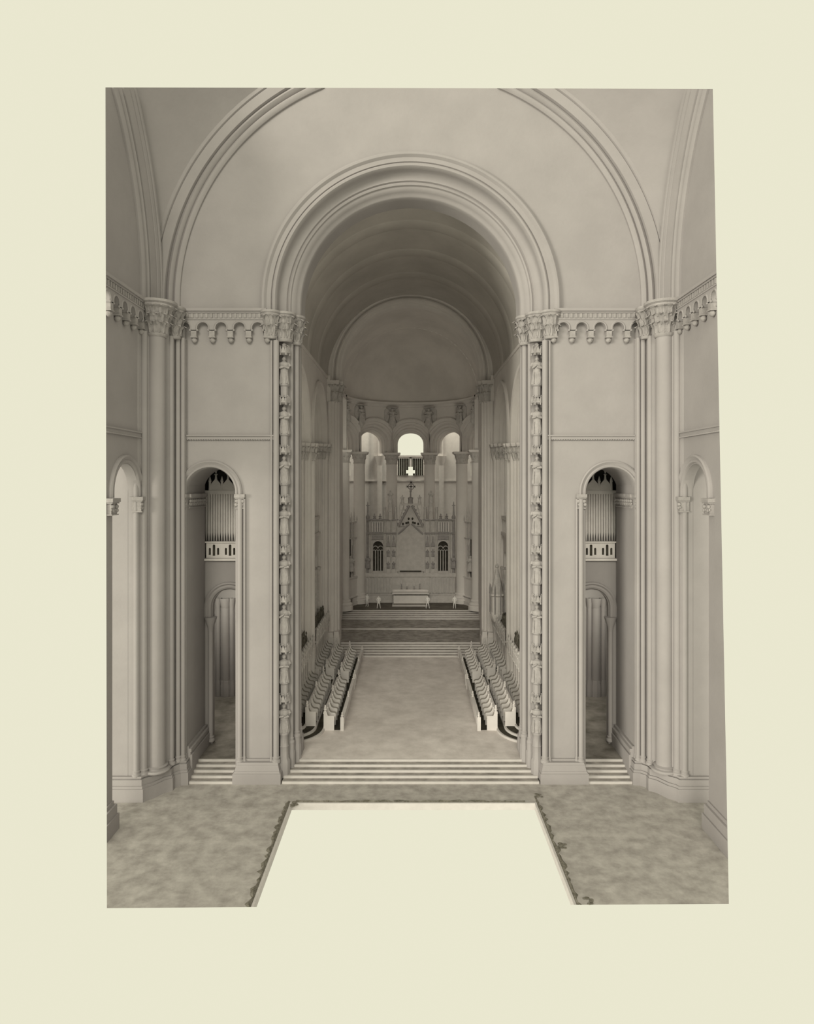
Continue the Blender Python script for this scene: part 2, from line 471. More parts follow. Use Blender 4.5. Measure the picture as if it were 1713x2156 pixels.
# ================================================================== APSE
RA = 8.0; YA = 79.3
def bendA(u, d, z):
    a = u / RA
    return (sin(a) * (RA + d), YA + cos(a) * (RA + d), z)
BH = RA * R(18)
ap = MB(bend=bendA)
pf = [(3.33, 0.0), (3.33, -0.3), (3.2, -0.36), (3.1, -0.24), (2.85, -0.18), (2.8, 0.0), (2.62, 0.075), (2.5, 0.03), (2.42, 0.3), (2.2, 0.375), (2.12, 0.3), (2.04, 0.63), (1.85, 0.69), (1.76, 0.63), (1.66, 0.9), (1.52, 0.99), (1.52, 1.5)]
for k in range(-2, 3):
    u0 = k * 2 * BH
    ap.arch(pf, u0, cz(5.0), cz(3.8), n=40, clamp=BH)
    n = 20
    P = [(-BH + 2 * BH * j / n) for j in range(n + 1)]
    rows = []
    for a in P:
        z = cz(5.0) + sqrt(3.33 ** 2 - a * a)
        rows.append((ap.p(u0 + a, 0, z), ap.p(u0 + a, 0, cz(10.4))))
    for A, B in zip(rows, rows[1:]): ap.face(A[0], B[0], B[1], A[1])
    ap.wall(u0 - BH, u0 + BH, cz(3.8), cz(12), 1.45, 1.75, [(u0, 1.52, cz(5.0), cz(3.8))])
ap.build('wall_apse', CH, **ST)
# ring cornice
rg = MB(bend=bendA)
for k in range(50):
    a0 = RA * R(-90 + 180 * k / 50); a1 = RA * R(-90 + 180 * (k + 1) / 50)
    pr = [(0, 9.75), (-.12, 9.8), (-.16, 9.95), (-.3, 10.1), (-.42, 10.15), (-.45, 10.4), (0, 10.45)]
    A = [rg.p(a0, d, cz(z)) for d, z in pr]; B = [rg.p(a1, d, cz(z)) for d, z in pr]
    for j in range(len(pr) - 1): rg.face(A[j], A[j + 1], B[j + 1], B[j])
rg.build('trim_13', CH, **ST)
for nm, sx in SIDES:
    M = Matrix.Scale(sx, 4, (1, 0, 0))
    t = MB(M); t.box(8.0, 9.4, 68.5, 79.35, 0, cz(11)); t.box(7.6, 8.02, 78.85, 79.27, cz(3.8), cz(9.8)); t.box(13.2, 13.6, 68.0, 80.0, 0, cz(9)); t.box(9.4, 13.6, 68.0, 68.4, 0, cz(9)); t.box(7.7, 8.0, 68.5, 79.3, cz(9.8), cz(10.4))
    t.build('wall_sanctuary_' + nm, CH, **ST)

# apse columns (four free, two against the side walls)
def leafmesh(name, h=1.0, wd=.5):
    b = MB()
    rows = 6
    g = []
    for i in range(rows + 1):
        s_ = i / rows
        ww = wd * (.45 + .6 * sin(pi * min(1, s_ * 1.15))) * (1 if s_ < .85 else .6)
        out = .05 + .12 * s_ + .42 * max(0, s_ - .55) ** 1.3 * 2
        zz = h * (s_ if s_ < .8 else .8 + .1 * (1 - abs(s_ - .9) * 10 * .5))
        if i == rows: zz = h * .72; out += .05
        g.append([b.p(x * ww, -(out + (.07 if abs(x) < .01 else -.02) * h), zz) for x in (-.5, -.25, 0, .25, .5)])
    for A, B in zip(g, g[1:]):
        for k in range(4): b.face(A[k], A[k + 1], B[k + 1], B[k])
    # thickness
    return b.mesh(name, CV)
LEAF = leafmesh('carved_leaf', 1.0, .55)
LEAFC = LEAF.copy(); LEAFC.materials[0] = CC
def capital(parent, x, y, z0, z1, r0, r1, n=9, rows=2, square=True, a0=0, a1=2 * pi, mat_=None, lab=None, leaves=True):
    """bell, two tiers of carved leaves and an abacus; returns the bell"""
    hh = z1 - z0
    b = MB()
    b.lathe(0, 0, [(r0 * 1.0, 0), (r0 * 1.12, .04 * hh), (r0 * 1.12, .09 * hh), (r0, .12 * hh), (r0 * 1.05, .35 * hh), (r0 + (r1 - r0) * .55, .7 * hh), (r1, .82 * hh)], 20)
    o = b.build('capital', mat_ or CC, parent, loc=(x, y, z0))
    a = MB(); 
    if square: a.box(-r1 * 1.02, r1 * 1.02, -r1 * 1.02, r1 * 1.02, .82 * hh, .9 * hh); a.box(-r1 * 1.1, r1 * 1.1, -r1 * 1.1, r1 * 1.1, .9 * hh, hh)
    else: a.lathe(0, 0, [(r1 * 1.0, .8 * hh), (r1 * 1.08, .84 * hh), (r1 * 1.04, .89 * hh), (r1 * 1.15, .93 * hh), (r1 * 1.15, hh)], 24)
    a.build('abacus', CH if mat_ is None else mat_, o)
    if leaves:
        for t in range(rows):
            for k in range(n):
                an = a0 + (a1 - a0) * (k + .5 * (t % 2)) / n
                rr = r0 * .92 + (r1 - r0) * (.05 + (.24 if rows == 3 else .36) * t)
                l = inst('leaf', LEAF if mat_ is CV else LEAFC, o, (cos(an) * rr, sin(an) * rr, hh * (.10 + (.22 if rows == 3 else .33) * t)), an + pi / 2, (hh * .5, hh * .42, hh * (.36 if rows == 3 else .46)))
    return o

COLS = []
angs = [-90, -54, -18, 18, 54, 90]
clabel = ['round apse column half hidden at the left sanctuary wall', 'round apse column in front of the left end of the reredos', 'round apse column rising behind the reredos left of the high cross',
          'round apse column rising behind the reredos right of the high cross', 'round apse column in front of the right end of the reredos', 'round apse column half hidden at the right sanctuary wall']
for k, a in enumerate(angs):
    x = RA * sin(R(a)); y = YA + RA * cos(R(a))
    c = empty('column', (x, y, L4 if abs(a) > 20 else 2.3), label=clabel[k], category='column')
    zb = 0
    top = cz(3.8) - c.location.z
    b = MB(); b.lathe(0, 0, [(1.15, 0), (1.15, .5), (1.05, .6), (1.1, .75), (1.0, .85), (.84, .95), (.88, 1.1), (.86, 1.2), (.74, 1.3)], 20)
    b.build('base', CH, c)
    b = MB(); b.lathe(0, 0, [(.74, 1.25), (.735, top * .5), (.70, top - 1.42)], 28, cap=False)
    b.build('shaft', CH, c)
    capital(c, 0, 0, top - 1.5, top, .70, 1.04, n=9, rows=2)

# ambulatory outer wall with window, louvred panel and slits
RO = 13.2
def bendO(u, d, z):
    a = u / RO
    return (sin(a) * (RO + d), YA + cos(a) * (RO + d), z)
ow = MB(bend=bendO)
def owall(a0, a1, z0, z1, seg=None):
    u0, u1 = RO * R(a0), RO * R(a1)
    seg = seg or max(1, int(abs(a1 - a0) / 4))
    for k in range(seg): ow.box(u0 + (u1 - u0) * k / seg, u0 + (u1 - u0) * (k + 1) / seg, 0, .4, z0, z1)
def ang_at(px): return math.degrees(math.asin(((px - CX) * 92.3 / F) / RO))
wz0 = cz(3.45); wz1 = cz(8.2); pz0 = cz(.92)
A1 = 8.2
sl = [(-39.8, -37.6), (37.6, 39.8)]
sz0, sz1 = cz(.80), cz(2.75)
owall(-A1, A1, 0, pz0); owall(-A1, A1, wz1, cz(9))
prev = A1
for sgn in (-1, 1):
    lo, hi = 37.6, 39.8
    for a0, a1, z0, z1 in ((A1, lo, 0, cz(9)), (lo, hi, 0, sz0), (lo, hi, sz1, cz(9)), (hi, 88, 0, cz(9))):
        if sgn < 0: owall(-a1, -a0, z0, z1)
        else: owall(a0, a1, z0, z1)
OWALL = ow.build('wall_ambulatory', RI, **ST)
st = MB(bend=bendO)
for k in range(40):
    a0, a1 = R(-80 + 4 * k) * RO, R(-76 + 4 * k) * RO
    st.box(a0, a1, -.12, 0, cz(.1), cz(.3))
st.build('trim_14', RI, **ST)
t = MB()
for a in (-19, 19, -46, 46):
    x, y = sin(R(a)) * (RO - .1), YA + cos(R(a)) * (RO - .1)
    shaft(t, x, y, .35, 2.3, cz(2.4)); t.lathe(x, y, [(.35, cz(2.3)), (.42, cz(2.6)), (.62, cz(3.3)), (.68, cz(3.6))], 14)
    shaft(t, x, y, .28, cz(3.6), cz(9))
t.build('trim_15', RI, **ST)
# window sill + frame
wn = empty('window_1', (0, 0, 0), **ST)
MB(bend=bendO).box(-RO * R(A1), RO * R(A1), -.2, .4, wz0, wz0 + .25).build('sill', RI, wn)
# louvred wooden panel with cross-shaped gap
lp = empty('louvre_panel', (0, 92.3, pz0), label='dark slatted panel below the bright apse window with a cross-shaped gap', category='panel')
hgt = wz0 - pz0
def slat(x0, x1, z0, z1):
    MB().box(x0, x1, .04, .12, z0, z1).build('slat', LM, lp, smooth=False)
sw = .31
cxh = .62
x = -1.85
while x < 1.84:
    x1 = x + sw
    xc = (x + x1) / 2
    if abs(xc) > cxh: slat(x, x1 - .02, 0, hgt)
    elif abs(xc) > .17: slat(x, x1 - .02, 0, .28); slat(x, x1 - .02, .72, hgt)
    else: slat(x, x1 - .02, 1.2, hgt)
    x = x1
MB().box(-1.9, 1.9, -.06, .03, hgt - .18, hgt).box(-1.9, -1.75, -.06, .03, 0, hgt).box(1.75, 1.9, -.06, .03, 0, hgt).box(-.16, .16, -.06, .03, 1.2, hgt).build('frame', CH, lp)

# ================================================================== STEPS
def steps(name, x0, x1, y0, n, z0, rise, tread, label, tm=TR):
    e = empty(name, (0, y0, z0), label=label, category='steps')
    for k in range(n):
        yb = y0 + k * tread
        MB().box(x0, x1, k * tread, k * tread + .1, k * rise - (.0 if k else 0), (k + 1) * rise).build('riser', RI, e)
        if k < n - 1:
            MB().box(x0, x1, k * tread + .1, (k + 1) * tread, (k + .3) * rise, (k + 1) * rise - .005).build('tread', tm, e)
    return e
steps('stone_steps', -7.55, 7.55, 39.05, 5, 0, .147, .43, 'wide flight of five pale steps leading from the crossing up to the choir')
steps('stone_steps', -13.3, -10.4, 39.05, 5, 0, .147, .43, 'narrow flight of five steps in the side passage left of the choir')
steps('stone_steps', 10.4, 13.3, 39.05, 5, 0, .147, .43, 'narrow flight of five steps in the side passage right of the choir')
steps('stone_steps', -7.1, 7.1, 64.6, 6, L1, .147, .46, 'six pale steps at the far end of the choir between the stalls')
steps('stone_steps', -7.9, 7.9, 72.6, 1, L2, .147, .4, 'single pale step across the sanctuary floor', SD)
steps('stone_steps', -8.0, 8.0, 77.3, 5, L3, .147, .46, 'five fine steps rising to the altar pavement')

# ================================================================== FRONT WALL DRESSING
for nm, sx in SIDES:
    M = Matrix.Scale(sx, 4, (1, 0, 0))
    tn = iter(('trim_16', 'trim_17', 'trim_18', 'trim_19') if sx < 0 else ('trim_20', 'trim_21', 'trim_22', 'trim_23'))
    # plinth of the great pier and shafts at its corners
    t = MB(M)
    t.box(7.62, 10.45, 38.98, 43.1, 0, .62, 0); t.box(7.66, 10.41, 39.02, 43.1, .62, .72, .06); t.box(7.72, 10.35, 39.1, 43.1, .72, 1.05, .08); t.box(7.8, 10.27, 39.2, 43.1, 1.05, 1.18, .05)
    for x, r in ((7.98, .17), (10.12, .15), (9.86, .07), (8.26, .07)):
        shaft(t, x, 39.5, r, 1.1, cz(-1.0) if x > 9 else cz(8.4)); att_base(t, x, 39.5, r, 1.1)
    t.box(7.95, 10.25, 39.5, 39.7, 1.1, 1.3)
    t.build(next(tn), PL, clip=True, **ST)
    # jamb shafts toward the choir, each on its own plinth
    t = MB(M)
    for x, y, r, zb, zt in ((7.26, 40.42, .14, 1.9, 8.4), (7.03, 40.95, .17, 2.1, 8.4), (7.62, 40.1, .1, 1.9, 8.4), (7.05, 41.9, .16, 2.2, 8.4)):
        shaft(t, x, y, r, zb, cz(zt)); att_base(t, x, y, r, zb)
        t.lathe(x, y, [(r * 1.75, .3), (r * 1.75, zb - .5), (r * 1.5, zb - .42), (r * 1.5, zb)], 8)
    t.box(6.78, 7.3, 41.2, 42.5, .6, 1.75, .05)
    t.build(next(tn), PL, **ST)
    # corner pier cluster between front wall and side wall
    t = MB(M)
    prof = [(13.35, 43.2), (13.35, 39.25), (13.75, 39.2), (14.0, 38.9), (14.0, 38.55), (14.35, 38.3), (14.75, 37.6), (15.05, 37.35), (15.15, 37.14), (15.7, 37.12), (17.6, 37.12), (17.6, 43.2)]
    def grow(P, g): return [(x - g if k < 10 else x, y - g if 1 <= k < 11 else y) for k, (x, y) in enumerate(P)]
    t.prism(prof, 'z', 0, cz(9.2))
    t.prism(grow(prof, .34), 'z', 0, .72); t.prism(grow(prof, .28), 'z', .72, .86); t.prism(grow(prof, .22), 'z', .86, 1.2); t.prism(grow(prof, .14), 'z', 1.2, 1.28); t.prism(grow(prof, .2), 'z', 1.28, 1.36)
    for x, y, r in ((14.5, 37.98, .48), (13.95, 38.72, .17), (13.68, 39.12, .14), (15.0, 37.42, .2), (15.3, 37.15, .16), (13.42, 39.22, .12), (13.38, 39.5, .08)):
        shaft(t, x, y, r, 1.3, cz(8.5), 20); att_base(t, x, y, r, 1.3, 20)
    t.build(next(tn), PL, clip=True, **ST)
    # pier on the near side of the aisle opening
    t = MB(M)
    t.box(15.3, 16.1, 26, 33.85, 0, cz(9.2)); t.box(14.92, 16.1, 26, 34.1, 0, .8); t.box(15.0, 16.1, 26, 34.02, .8, 1.3, .0); t.box(15.12, 16.1, 26, 33.92, 1.3, 1.5)
    shaft(t, 15.35, 33.8, .14, 1.4, cz(8.5))
    t.build(next(tn), PL, clip=True, **ST)
    # passage side wall base
    t = MB(M)
    t.box(13.0, 13.5, 39.6, 43.3, 0, 1.5); t.box(13.1, 13.5, 39.6, 43.3, 1.5, 1.65); t.box(13.05, 13.5, 39.6, 43.3, 1.65, 1.85); t.box(13.2, 13.5, 39.6, 43.3, 1.85, 2.0)
    t.build('trim_24' if sx < 0 else 'trim_25', PL, **ST)

    # archivolts of passage and aisle openings, with foliate imposts
    pr = [(1.92, .02), (1.9, -.1), (1.82, -.16), (1.74, -.1), (1.66, -.06), (1.6, -.12), (1.52, -.1), (1.47, 0), (1.47, .5)]
    t = MB(M @ Matrix.Translation((0, WF, 0))); t.arch(pr, 11.92, cz(-.62), cz(-.72), n=40)
    t.build('trim_26' if sx < 0 else 'trim_27', PL, **ST)
    Ms = Matrix(((0, sx, 0, sx * XS), (1, 0, 0, 0), (0, 0, 1, 0), (0, 0, 0, 1)))
    t = MB(Ms @ Matrix.Translation((0, -.02, 0))); t.arch([(r + .1, d) for r, d in pr], 35.5, cz(-.55), cz(-.8), n=40)
    t.build('trim_28' if sx < 0 else 'trim_29', PL, clip=True, **ST)
    def impost(MM, u0, u1, d0, d1, z, label, clip=False):
        e = empty('impost', (0, 0, 0), label=label, category='impost')
        b = MB(MM); b.box(u0, u1, d0, d1, z - .2, z); b.box(u0 + .05, u1 - .05, d0 + .05, d1, z - .27, z - .2)
        b.box(u0 + .12, u1 - .12, d0 + .14, d1, z - .82, z - .27); b.box(u0 + .06, u1 - .06, d0 + .08, d1, z - .86, z - .8)
        b.build('block', CV, e, clip=clip)
        nn = max(2, int((u1 - u0) / .34))
        for k in range(nn):
            uu = u0 + (u1 - u0) * (k + .5) / nn
            lf = MB(MM)
            lf.sphere(uu, d0 + .12, z - .42, .15, 1, .7, .8, 8, 5); lf.sphere(uu + .06, d0 + .12, z - .62, .11, 1, .7, 1, 7, 5); lf.sphere(uu - .1, d0 + .13, z - .58, .08, 1, .7, 1, 6, 4)
            lf.build('carved_scroll', CV, e, clip=clip)
        return e
    impost(M, 13.25, 14.05, 39.3, 40.0, cz(-.72), 'foliate impost on the outer jamb of the %s passage arch' % nm)
    impost(M, 9.82, 10.45, 39.36, 39.95, cz(-.72), 'foliate impost block on the inner jamb of the %s passage arch' % nm)
    Mr = M @ Matrix(((0, -1, 0, 13.25), (1, 0, 0, 0), (0, 0, 1, 0), (0, 0, 0, 1)))   # reveal, facing inward: local u->y
    Mr = M @ Matrix(((0, 1, 0, 13.16), (1, 0, 0, 0), (0, 0, 1, 0), (0, 0, 0, 1)))
    impost(Mr, 39.9, 43.2, 0, .3, cz(-.72), 'long foliate impost band on the side wall inside the %s passage' % nm)
    impost(Ms, 36.9, 38.0, -.35, .3, cz(-.82), 'foliate impost at the far jamb of the %s aisle arch' % nm, True)
    impost(Ms, 33.2, 34.1, -.35, .3, cz(-.82), 'foliate impost at the near jamb of the %s aisle arch' % nm, True)

    # string courses with a beaded lower edge
    sc = MB(M)
    sc.box(8.1, 13.9, 39.42, 39.62, cz(2.72), cz(2.8)); sc.box(8.1, 13.9, 39.5, 39.62, cz(2.55), cz(2.72))
    for k in range(58): sc.sphere(8.15 + k * .1, 39.52, cz(2.52), .045, 1, 1, 1, 5, 4)
    sc.build('trim_30' if sx < 0 else 'trim_31', PL, **ST)
    sc = MB(Ms)
    sc.box(27, 37.3, -.2, 0, cz(2.72), cz(2.8)); sc.box(27, 37.3, -.12, 0, cz(2.5), cz(2.72))
    for k in range(52): sc.sphere(32.1 + k * .1, -.12, cz(2.5), .05, 1, 1, 1, 5, 4)
    sc.build('trim_32' if sx < 0 else 'trim_33', PL, clip=True, **ST)

    # corbelled friezes
    def frieze(MM, u0, u1, face, n, label, clip):
        e = empty('corbel_frieze', (0, 0, 0), label=label, category='frieze')
        zt = cz(10.1)
        b = MB(MM); b.box(u0, u1, face - .42, face, zt, zt + .16); b.box(u0, u1, face - .34, face, zt - .1, zt); b.box(u0, u1, face - .28, face, zt - .42, zt - .1)
        b.box(u0, u1, face - .34, face, zt - .5, zt - .42)
        b.build('cornice', PL, e, clip=clip)
        dn = MB(MM)
        m = int((u1 - u0) / .28)
        for k in range(m):
            uu = u0 + (u1 - u0) * (k + .5) / m
            dn.box(uu - .07, uu + .07, face - .34, face - .26, zt - .4, zt - .13)
        dn.build('dentils', CV, e, clip=clip, kind='stuff')
        pt = (u1 - u0) / n
        for k in range(n):
            uc = u0 + pt * (k + .5)
            a = MB(MM); r = pt * .30
            a.wall(uc - pt / 2, uc + pt / 2, zt - 1.15, zt - .5, face - .3, face, [(uc, r, zt - .98, zt - 1.15)], n=12)
            a.arch([(r + .1, face - .3), (r + .06, face - .35), (r, face - .33), (r, face - .28)], uc, zt - .98, zt - 1.1, n=12)
            a.sphere(uc - r, face - .3, zt - 1.13, .07, 1, 1, 1, 6, 4); a.sphere(uc + r, face - .3, zt - 1.13, .07, 1, 1, 1, 6, 4)
            a.build('frieze_arch', PL, e, clip=clip)
        for k in range(n + 1):
            uc = u0 + pt * k
            c = MB(MM)
            c.box(uc - .16, uc + .16, face - .3, face, zt - 1.5, zt - 1.1); c.box(uc - .2, uc + .2, face - .34, face, zt - 1.56, zt - 1.5)
            c.sphere(uc, face - .14, zt - 1.68, .17, 1, .9, 1, 8, 6)
            c.build('corbel', CV, e, clip=clip)
    frieze(M, 8.5, 13.9, WF, 5, 'corbelled cornice on the front wall %s of the chancel arch' % nm, False)
    frieze(Ms, 29.2, 37.2, 0, 8, 'corbelled cornice running along the %s side wall of the crossing' % nm, True)

    # big carved capitals
    e = empty('pier_capital', (0, 0, 0), label='carved foliate capital on the corner pier at the %s end of the cornice' % nm, category='capital')
    capital(e, sx * 14.5, 38.0, cz(8.25), cz(10.25), .52, .98, n=13, rows=3, square=False, mat_=CV)
    capital(e, sx * 13.8, 38.95, cz(8.35), cz(10.2), .3, .52, n=8, rows=3, square=False, mat_=CV)
    e = empty('pier_capital', (0, 0, 0), label='carved foliate capital carrying the %s foot of the chancel arch' % nm, category='capital')
    capital(e, sx * 8.35, 39.65, cz(8.5), cz(10.15), .35, .58, n=8, rows=2, square=False, mat_=CV)
    capital(e, sx * 7.62, 40.1, cz(8.4), cz(10.15), .45, .62, n=9, rows=3, square=False, mat_=CV)
    capital(e, sx * 7.1, 40.95, cz(8.4), cz(10.15), .36, .56, n=8, rows=3, square=False, mat_=CV)
    # choir capitals
    e = empty('pier_capital', (0, 0, 0), label='band of carved capitals on the middle pier of the %s choir wall' % nm, category='capital')
    for x, y, r in ((8.22, 54.4, .24), (8.15, 55.0, .32), (8.22, 55.6, .24), (8.5, 53.8, .21), (8.85, 53.35, .21), (9.15, 52.95, .21)):
        capital(e, sx * x, y, cz(1.75), cz(3.15), r, r + .2, n=7, rows=2, square=True)
    e = empty('pier_capital', (0, 0, 0), label='band of carved capitals beside the sanctuary arch on the %s choir wall' % nm, category='capital')
    for x, y in ((8.25, 65.15), (8.5, 64.6), (8.85, 64.2), (9.15, 63.8)): capital(e, sx * x, y, cz(2.2), cz(3.7), .22, .44, n=7, rows=2, square=True)
    e = empty('pier_capital', (0, 0, 0), label='small carved capital under the %s foot of the inner sanctuary arch' % nm, category='capital')
    capital(e, sx * 7.75, 66.6, cz(7.9), cz(10.1), .45, .62, n=8, rows=2, square=True)
    capital(e, sx * 7.3, 67.1, cz(7.9), cz(10.1), .35, .5, n=7, rows=2, square=True)

# sanctuary arch pier bases
for nm, sx in SIDES:
    M = Matrix.Scale(sx, 4, (1, 0, 0))
    t = MB(M)
    t.box(7.0, 7.6, 65.6, 66.9, L1, L1 + 1.7); t.box(7.55, 8.3, 65.3, 66.3, L1, L1 + 1.7); t.box(7.05, 7.6, 65.65, 66.9, L1 + 1.7, L1 + 2.2, .05); t.box(7.6, 8.3, 65.4, 66.3, L1 + 1.7, L1 + 2.2, .05)
    t.build('trim_34' if sx < 0 else 'trim_35', CH, **ST)

# ================================================================== STATUES ON THE JAMBS
def draped(mb, h, seed, wings=False):
    rr = random.Random(seed)
    ph = rr.uniform(0, 6)
    prof = [(0, .23), (.06, .235), (.3, .2), (.5, .17), (.62, .19), (.74, .205), (.80, .19), (.835, .09), (.86, .07)]
    rings = []
    n = 18
    for s_, r in prof:
        amp = .028 * max(0, .8 - s_)
        rings.append([mb.p((r + amp * sin(7 * 2 * pi * j / n + ph)) * h * .9 * cos(2 * pi * j / n), (r + amp * sin(7 * 2 * pi * j / n + ph)) * h * .62 * sin(2 * pi * j / n), s_ * h) for j in range(n)])
    for a, b in zip(rings, rings[1:]):
        for j in range(n): mb.face(a[j], a[(j + 1) % n], b[(j + 1) % n], b[j])
    mb.face(*rings[0][::-1])
    mb.sphere(0, -.01 * h, .925 * h, .075 * h, .85, .95, 1.15, 12, 8)
    mb.sphere(0, -.08 * h, .915 * h, .014 * h, 1, 1.3, 1.4, 6, 4)
    mb.sphere(0, .02 * h, .94 * h, .082 * h, .95, .85, 1.05, 10, 6)
    for sd in (-1, 1):
        hz_ = rr.choice((.62, .58, .68))
        mb.tube([(sd * .16 * h, 0, .79 * h), (sd * .21 * h, -.03 * h, .66 * h), (sd * .15 * h, -.13 * h, .6 * h), (sd * .04 * h, -.17 * h, hz_ * h)], [.055 * h, .06 * h, .05 * h, .028 * h], 8)
        mb.sphere(sd * .03 * h, -.175 * h, (hz_ + .01) * h, .03 * h, 1, .8, 1.2, 6, 5)
        mb.tube([(sd * .1 * h, -.1 * h, .45 * h), (sd * .12 * h, -.13 * h, .2 * h), (sd * .1 * h, -.14 * h, .02 * h)], .025 * h, 6)
    if wings:
        for sd in (-1, 1):
            P = [(sd * .1, .08, .8), (sd * .3, .12, 1.02), (sd * .42, .12, .9), (sd * .44, .12, .5), (sd * .33, .1, .15), (sd * .2, .1, .4)]
            A = [mb.p(x * h, y * h, z * h) for x, y, z in P]; B = [mb.p(x * h, (y - .05) * h, z * h) for x, y, z in P]
            mb.face(*A); mb.face(*B[::-1])
            for k in range(6): mb.face(A[k], A[(k + 1) % 6], B[(k + 1) % 6], B[k])
    return mb
FIG = [draped(MB(), 1.62, s_).mesh('robed_figure', CV) for s_ in (1, 2, 3)]
def canopy_mesh():
    b = MB()
    b.lathe(0, 0, [(.22, -.10), (.30, 0), (.33, .18), (.3, .22)], 6)
    for k in range(6):
        a = pi / 6 + k * pi / 3
        cx_, cy_ = .29 * cos(a), .29 * sin(a)
        tmp = MB(Matrix.Translation((cx_, cy_, .12)) @ Matrix.Rotation(a + pi / 2, 4, 'Z'))
        tmp.prism([(-.15, -.14), (.15, -.14), (0, .26)], 'y', -.05, .03)
        o = len(b.v); b.v += tmp.v; b.f += [tuple(i + o for i in f) for f in tmp.f]; b.mi += tmp.mi
        b.sphere(cx_ * .95, cy_ * .95, .42, .05, 1, 1, 1, 5, 4)
        a2 = k * pi / 3
        b.lathe(.33 * cos(a2), .33 * sin(a2), [(.045, -.15), (.045, .2), (.0, .42)], 5)
    b.lathe(0, 0, [(.2, .2), (.12, .45), (.16, .5), (.03, .62)], 6)
    return b.mesh('canopy', CV)
CAN = canopy_mesh()
ordn = ['lowest', 'second', 'third', 'fourth', 'fifth', 'sixth', 'seventh', 'topmost']
for nm, sx in SIDES:
    X, Y = sx * 7.58, 39.86
    # niche shaft and pedestal
    e = empty('statue_pedestal', (X, Y, 0), label='tall octagonal pedestal under the %s row of jamb statues' % nm, category='pedestal')
    b = MB(); b.lathe(0, 0, [(.36, .15), (.36, 1.1), (.27, 1.25), (.28, 1.35), (.26, 1.4), (.26, 1.9), (.28, 1.95), (.25, 2.0), (.25, 2.6), (.3, 2.66), (.3, 2.76)], 8)
    b.build('pedestal_body', PL, e)
    for k in range(8):
        z = 2.76 + k * 2.972
        s_ = empty('jamb_statue', (X, Y, z), label='robed figure under a canopy on the %s chancel jamb, %s' % (nm, ordn[k] + (' from the floor' if 0 < k < 7 else ' of the eight')), category='statue', group='robed statues on the chancel jambs')
        inst('figure', FIG[(k + (1 if sx > 0 else 0)) % 3], s_, (0, 0, .02), sx * R(-12))
        inst('canopy', CAN, s_, (0, .04, 1.9))
        b = MB(); b.lathe(0, 0.05, [(.24, -.75 if k else -.1), (.24, -.12), (.32, -.03), (.32, .02)], 8); b.build('console', PL, s_)

# ================================================================== ORGAN LOFTS
for nm, sx in SIDES:
    M = Matrix.Scale(sx, 4, (1, 0, 0))
    e = empty('organ_case', (0, 0, 0), label='organ with a row of tall pipes seen through the %s passage arch' % nm, category='organ')
    for k in range(21):
        x = 10.15 + k * .17
        f = abs((k % 9) - 4) / 4
        MB(M).lathe(x, 44.15, [(.03, cz(-3.9)), (.078, cz(-3.35)), (.078, cz(-.75))], 8).build('pipe', SW, e)
    c = MB(M)
    c.box(10.1, 13.7, 44.0, 44.3, cz(-.8), cz(-.55))
    for k in range(4):
        u = 10.5 + k * .8
        c.prism([(u - .4, cz(-.55)), (u + .4, cz(-.55)), (u + .3, cz(-.1)), (u, cz(.25)), (u - .3, cz(-.1))], 'y', 44.05, 44.2)
        c.lathe(u, 44.1, [(.09, cz(.2)), (.05, cz(.45)), (.13, cz(.5)), (.03, cz(.6)), (.07, cz(.7)), (0.01, cz(.95))], 7)
        c.lathe(u + .4, 44.1, [(.1, cz(-.6)), (.08, cz(.0)), (.12, cz(.05)), (0.01, cz(.4))], 7)
    c.build('carved_top', SW, e)
    MB(M).box(10.1, 14.0, 44.45, 44.6, cz(-4.9), cz(-.6)).build('case', PL, e)
    e = empty('balcony', (0, 0, 0), label='pierced balcony parapet below the organ pipes in the %s passage' % nm, category='balcony')
    b = MB(M)
    hs = []
    for u in (10.7, 11.75, 12.8):
        hs += [(u - .27, .07, cz(-4.35), cz(-4.75)), (u, .085, cz(-4.15), cz(-4.8)), (u + .27, .07, cz(-4.35), cz(-4.75))]
    b.wall(10.0, 13.3, cz(-4.95), cz(-3.95), 43.3, 43.45, hs, n=8)
    b.build('parapet', SW, e)
    MB(M).box(10.0, 13.35, 43.2, 43.5, cz(-3.95), cz(-3.87)).build('coping', SW, e)
    MB(M).box(10.0, 13.35, 43.05, 43.5, cz(-5.1), cz(-4.97)).build('ledge', SW, e)
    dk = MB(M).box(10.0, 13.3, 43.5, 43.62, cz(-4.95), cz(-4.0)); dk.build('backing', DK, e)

# ================================================================== CHOIR STALLS
def divider_mesh():
    P = [(0, 0), (.62, 0), (.62, .78), (.6, .84), (.5, .86), (.36, .87), (.25, .92), (.17, 1.02), (.12, 1.16), (.1, 1.27), (0, 1.27)]
    return MB().prism(P, 'y', -.045, .045).mesh('arm_panel', SW)
def cap_mesh():
    # moulded arm rail that follows the panel top
    P = [(.68, .80), (.6, .9), (.5, .92), (.36, .93), (.27, .98), (.2, 1.07), (.15, 1.2)]
    b = MB()
    for (a, c), (d, e_) in zip(P, P[1:]): b.tube([(a, 0, c), (d, 0, e_)], .04, 6)
    return b.mesh('arm_rail', DKR)
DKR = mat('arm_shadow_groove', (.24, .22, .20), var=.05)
DIV = divider_mesh(); RAIL = cap_mesh()
def poppy_mesh():
    b = MB(); b.lathe(0, 0, [(.09, 0), (.07, .06), (.12, .14), (.08, .22), (.05, .26)], 8)
    b.sphere(0, 0, .34, .1, .7, 1, 1.2, 8, 6); b.sphere(0, .1, .27, .07, 1, 1, 1, 6, 5); b.sphere(0, -.1, .27, .07, 1, 1, 1, 6, 5)
    return b.mesh('poppy_head', SW)
POP = poppy_mesh()
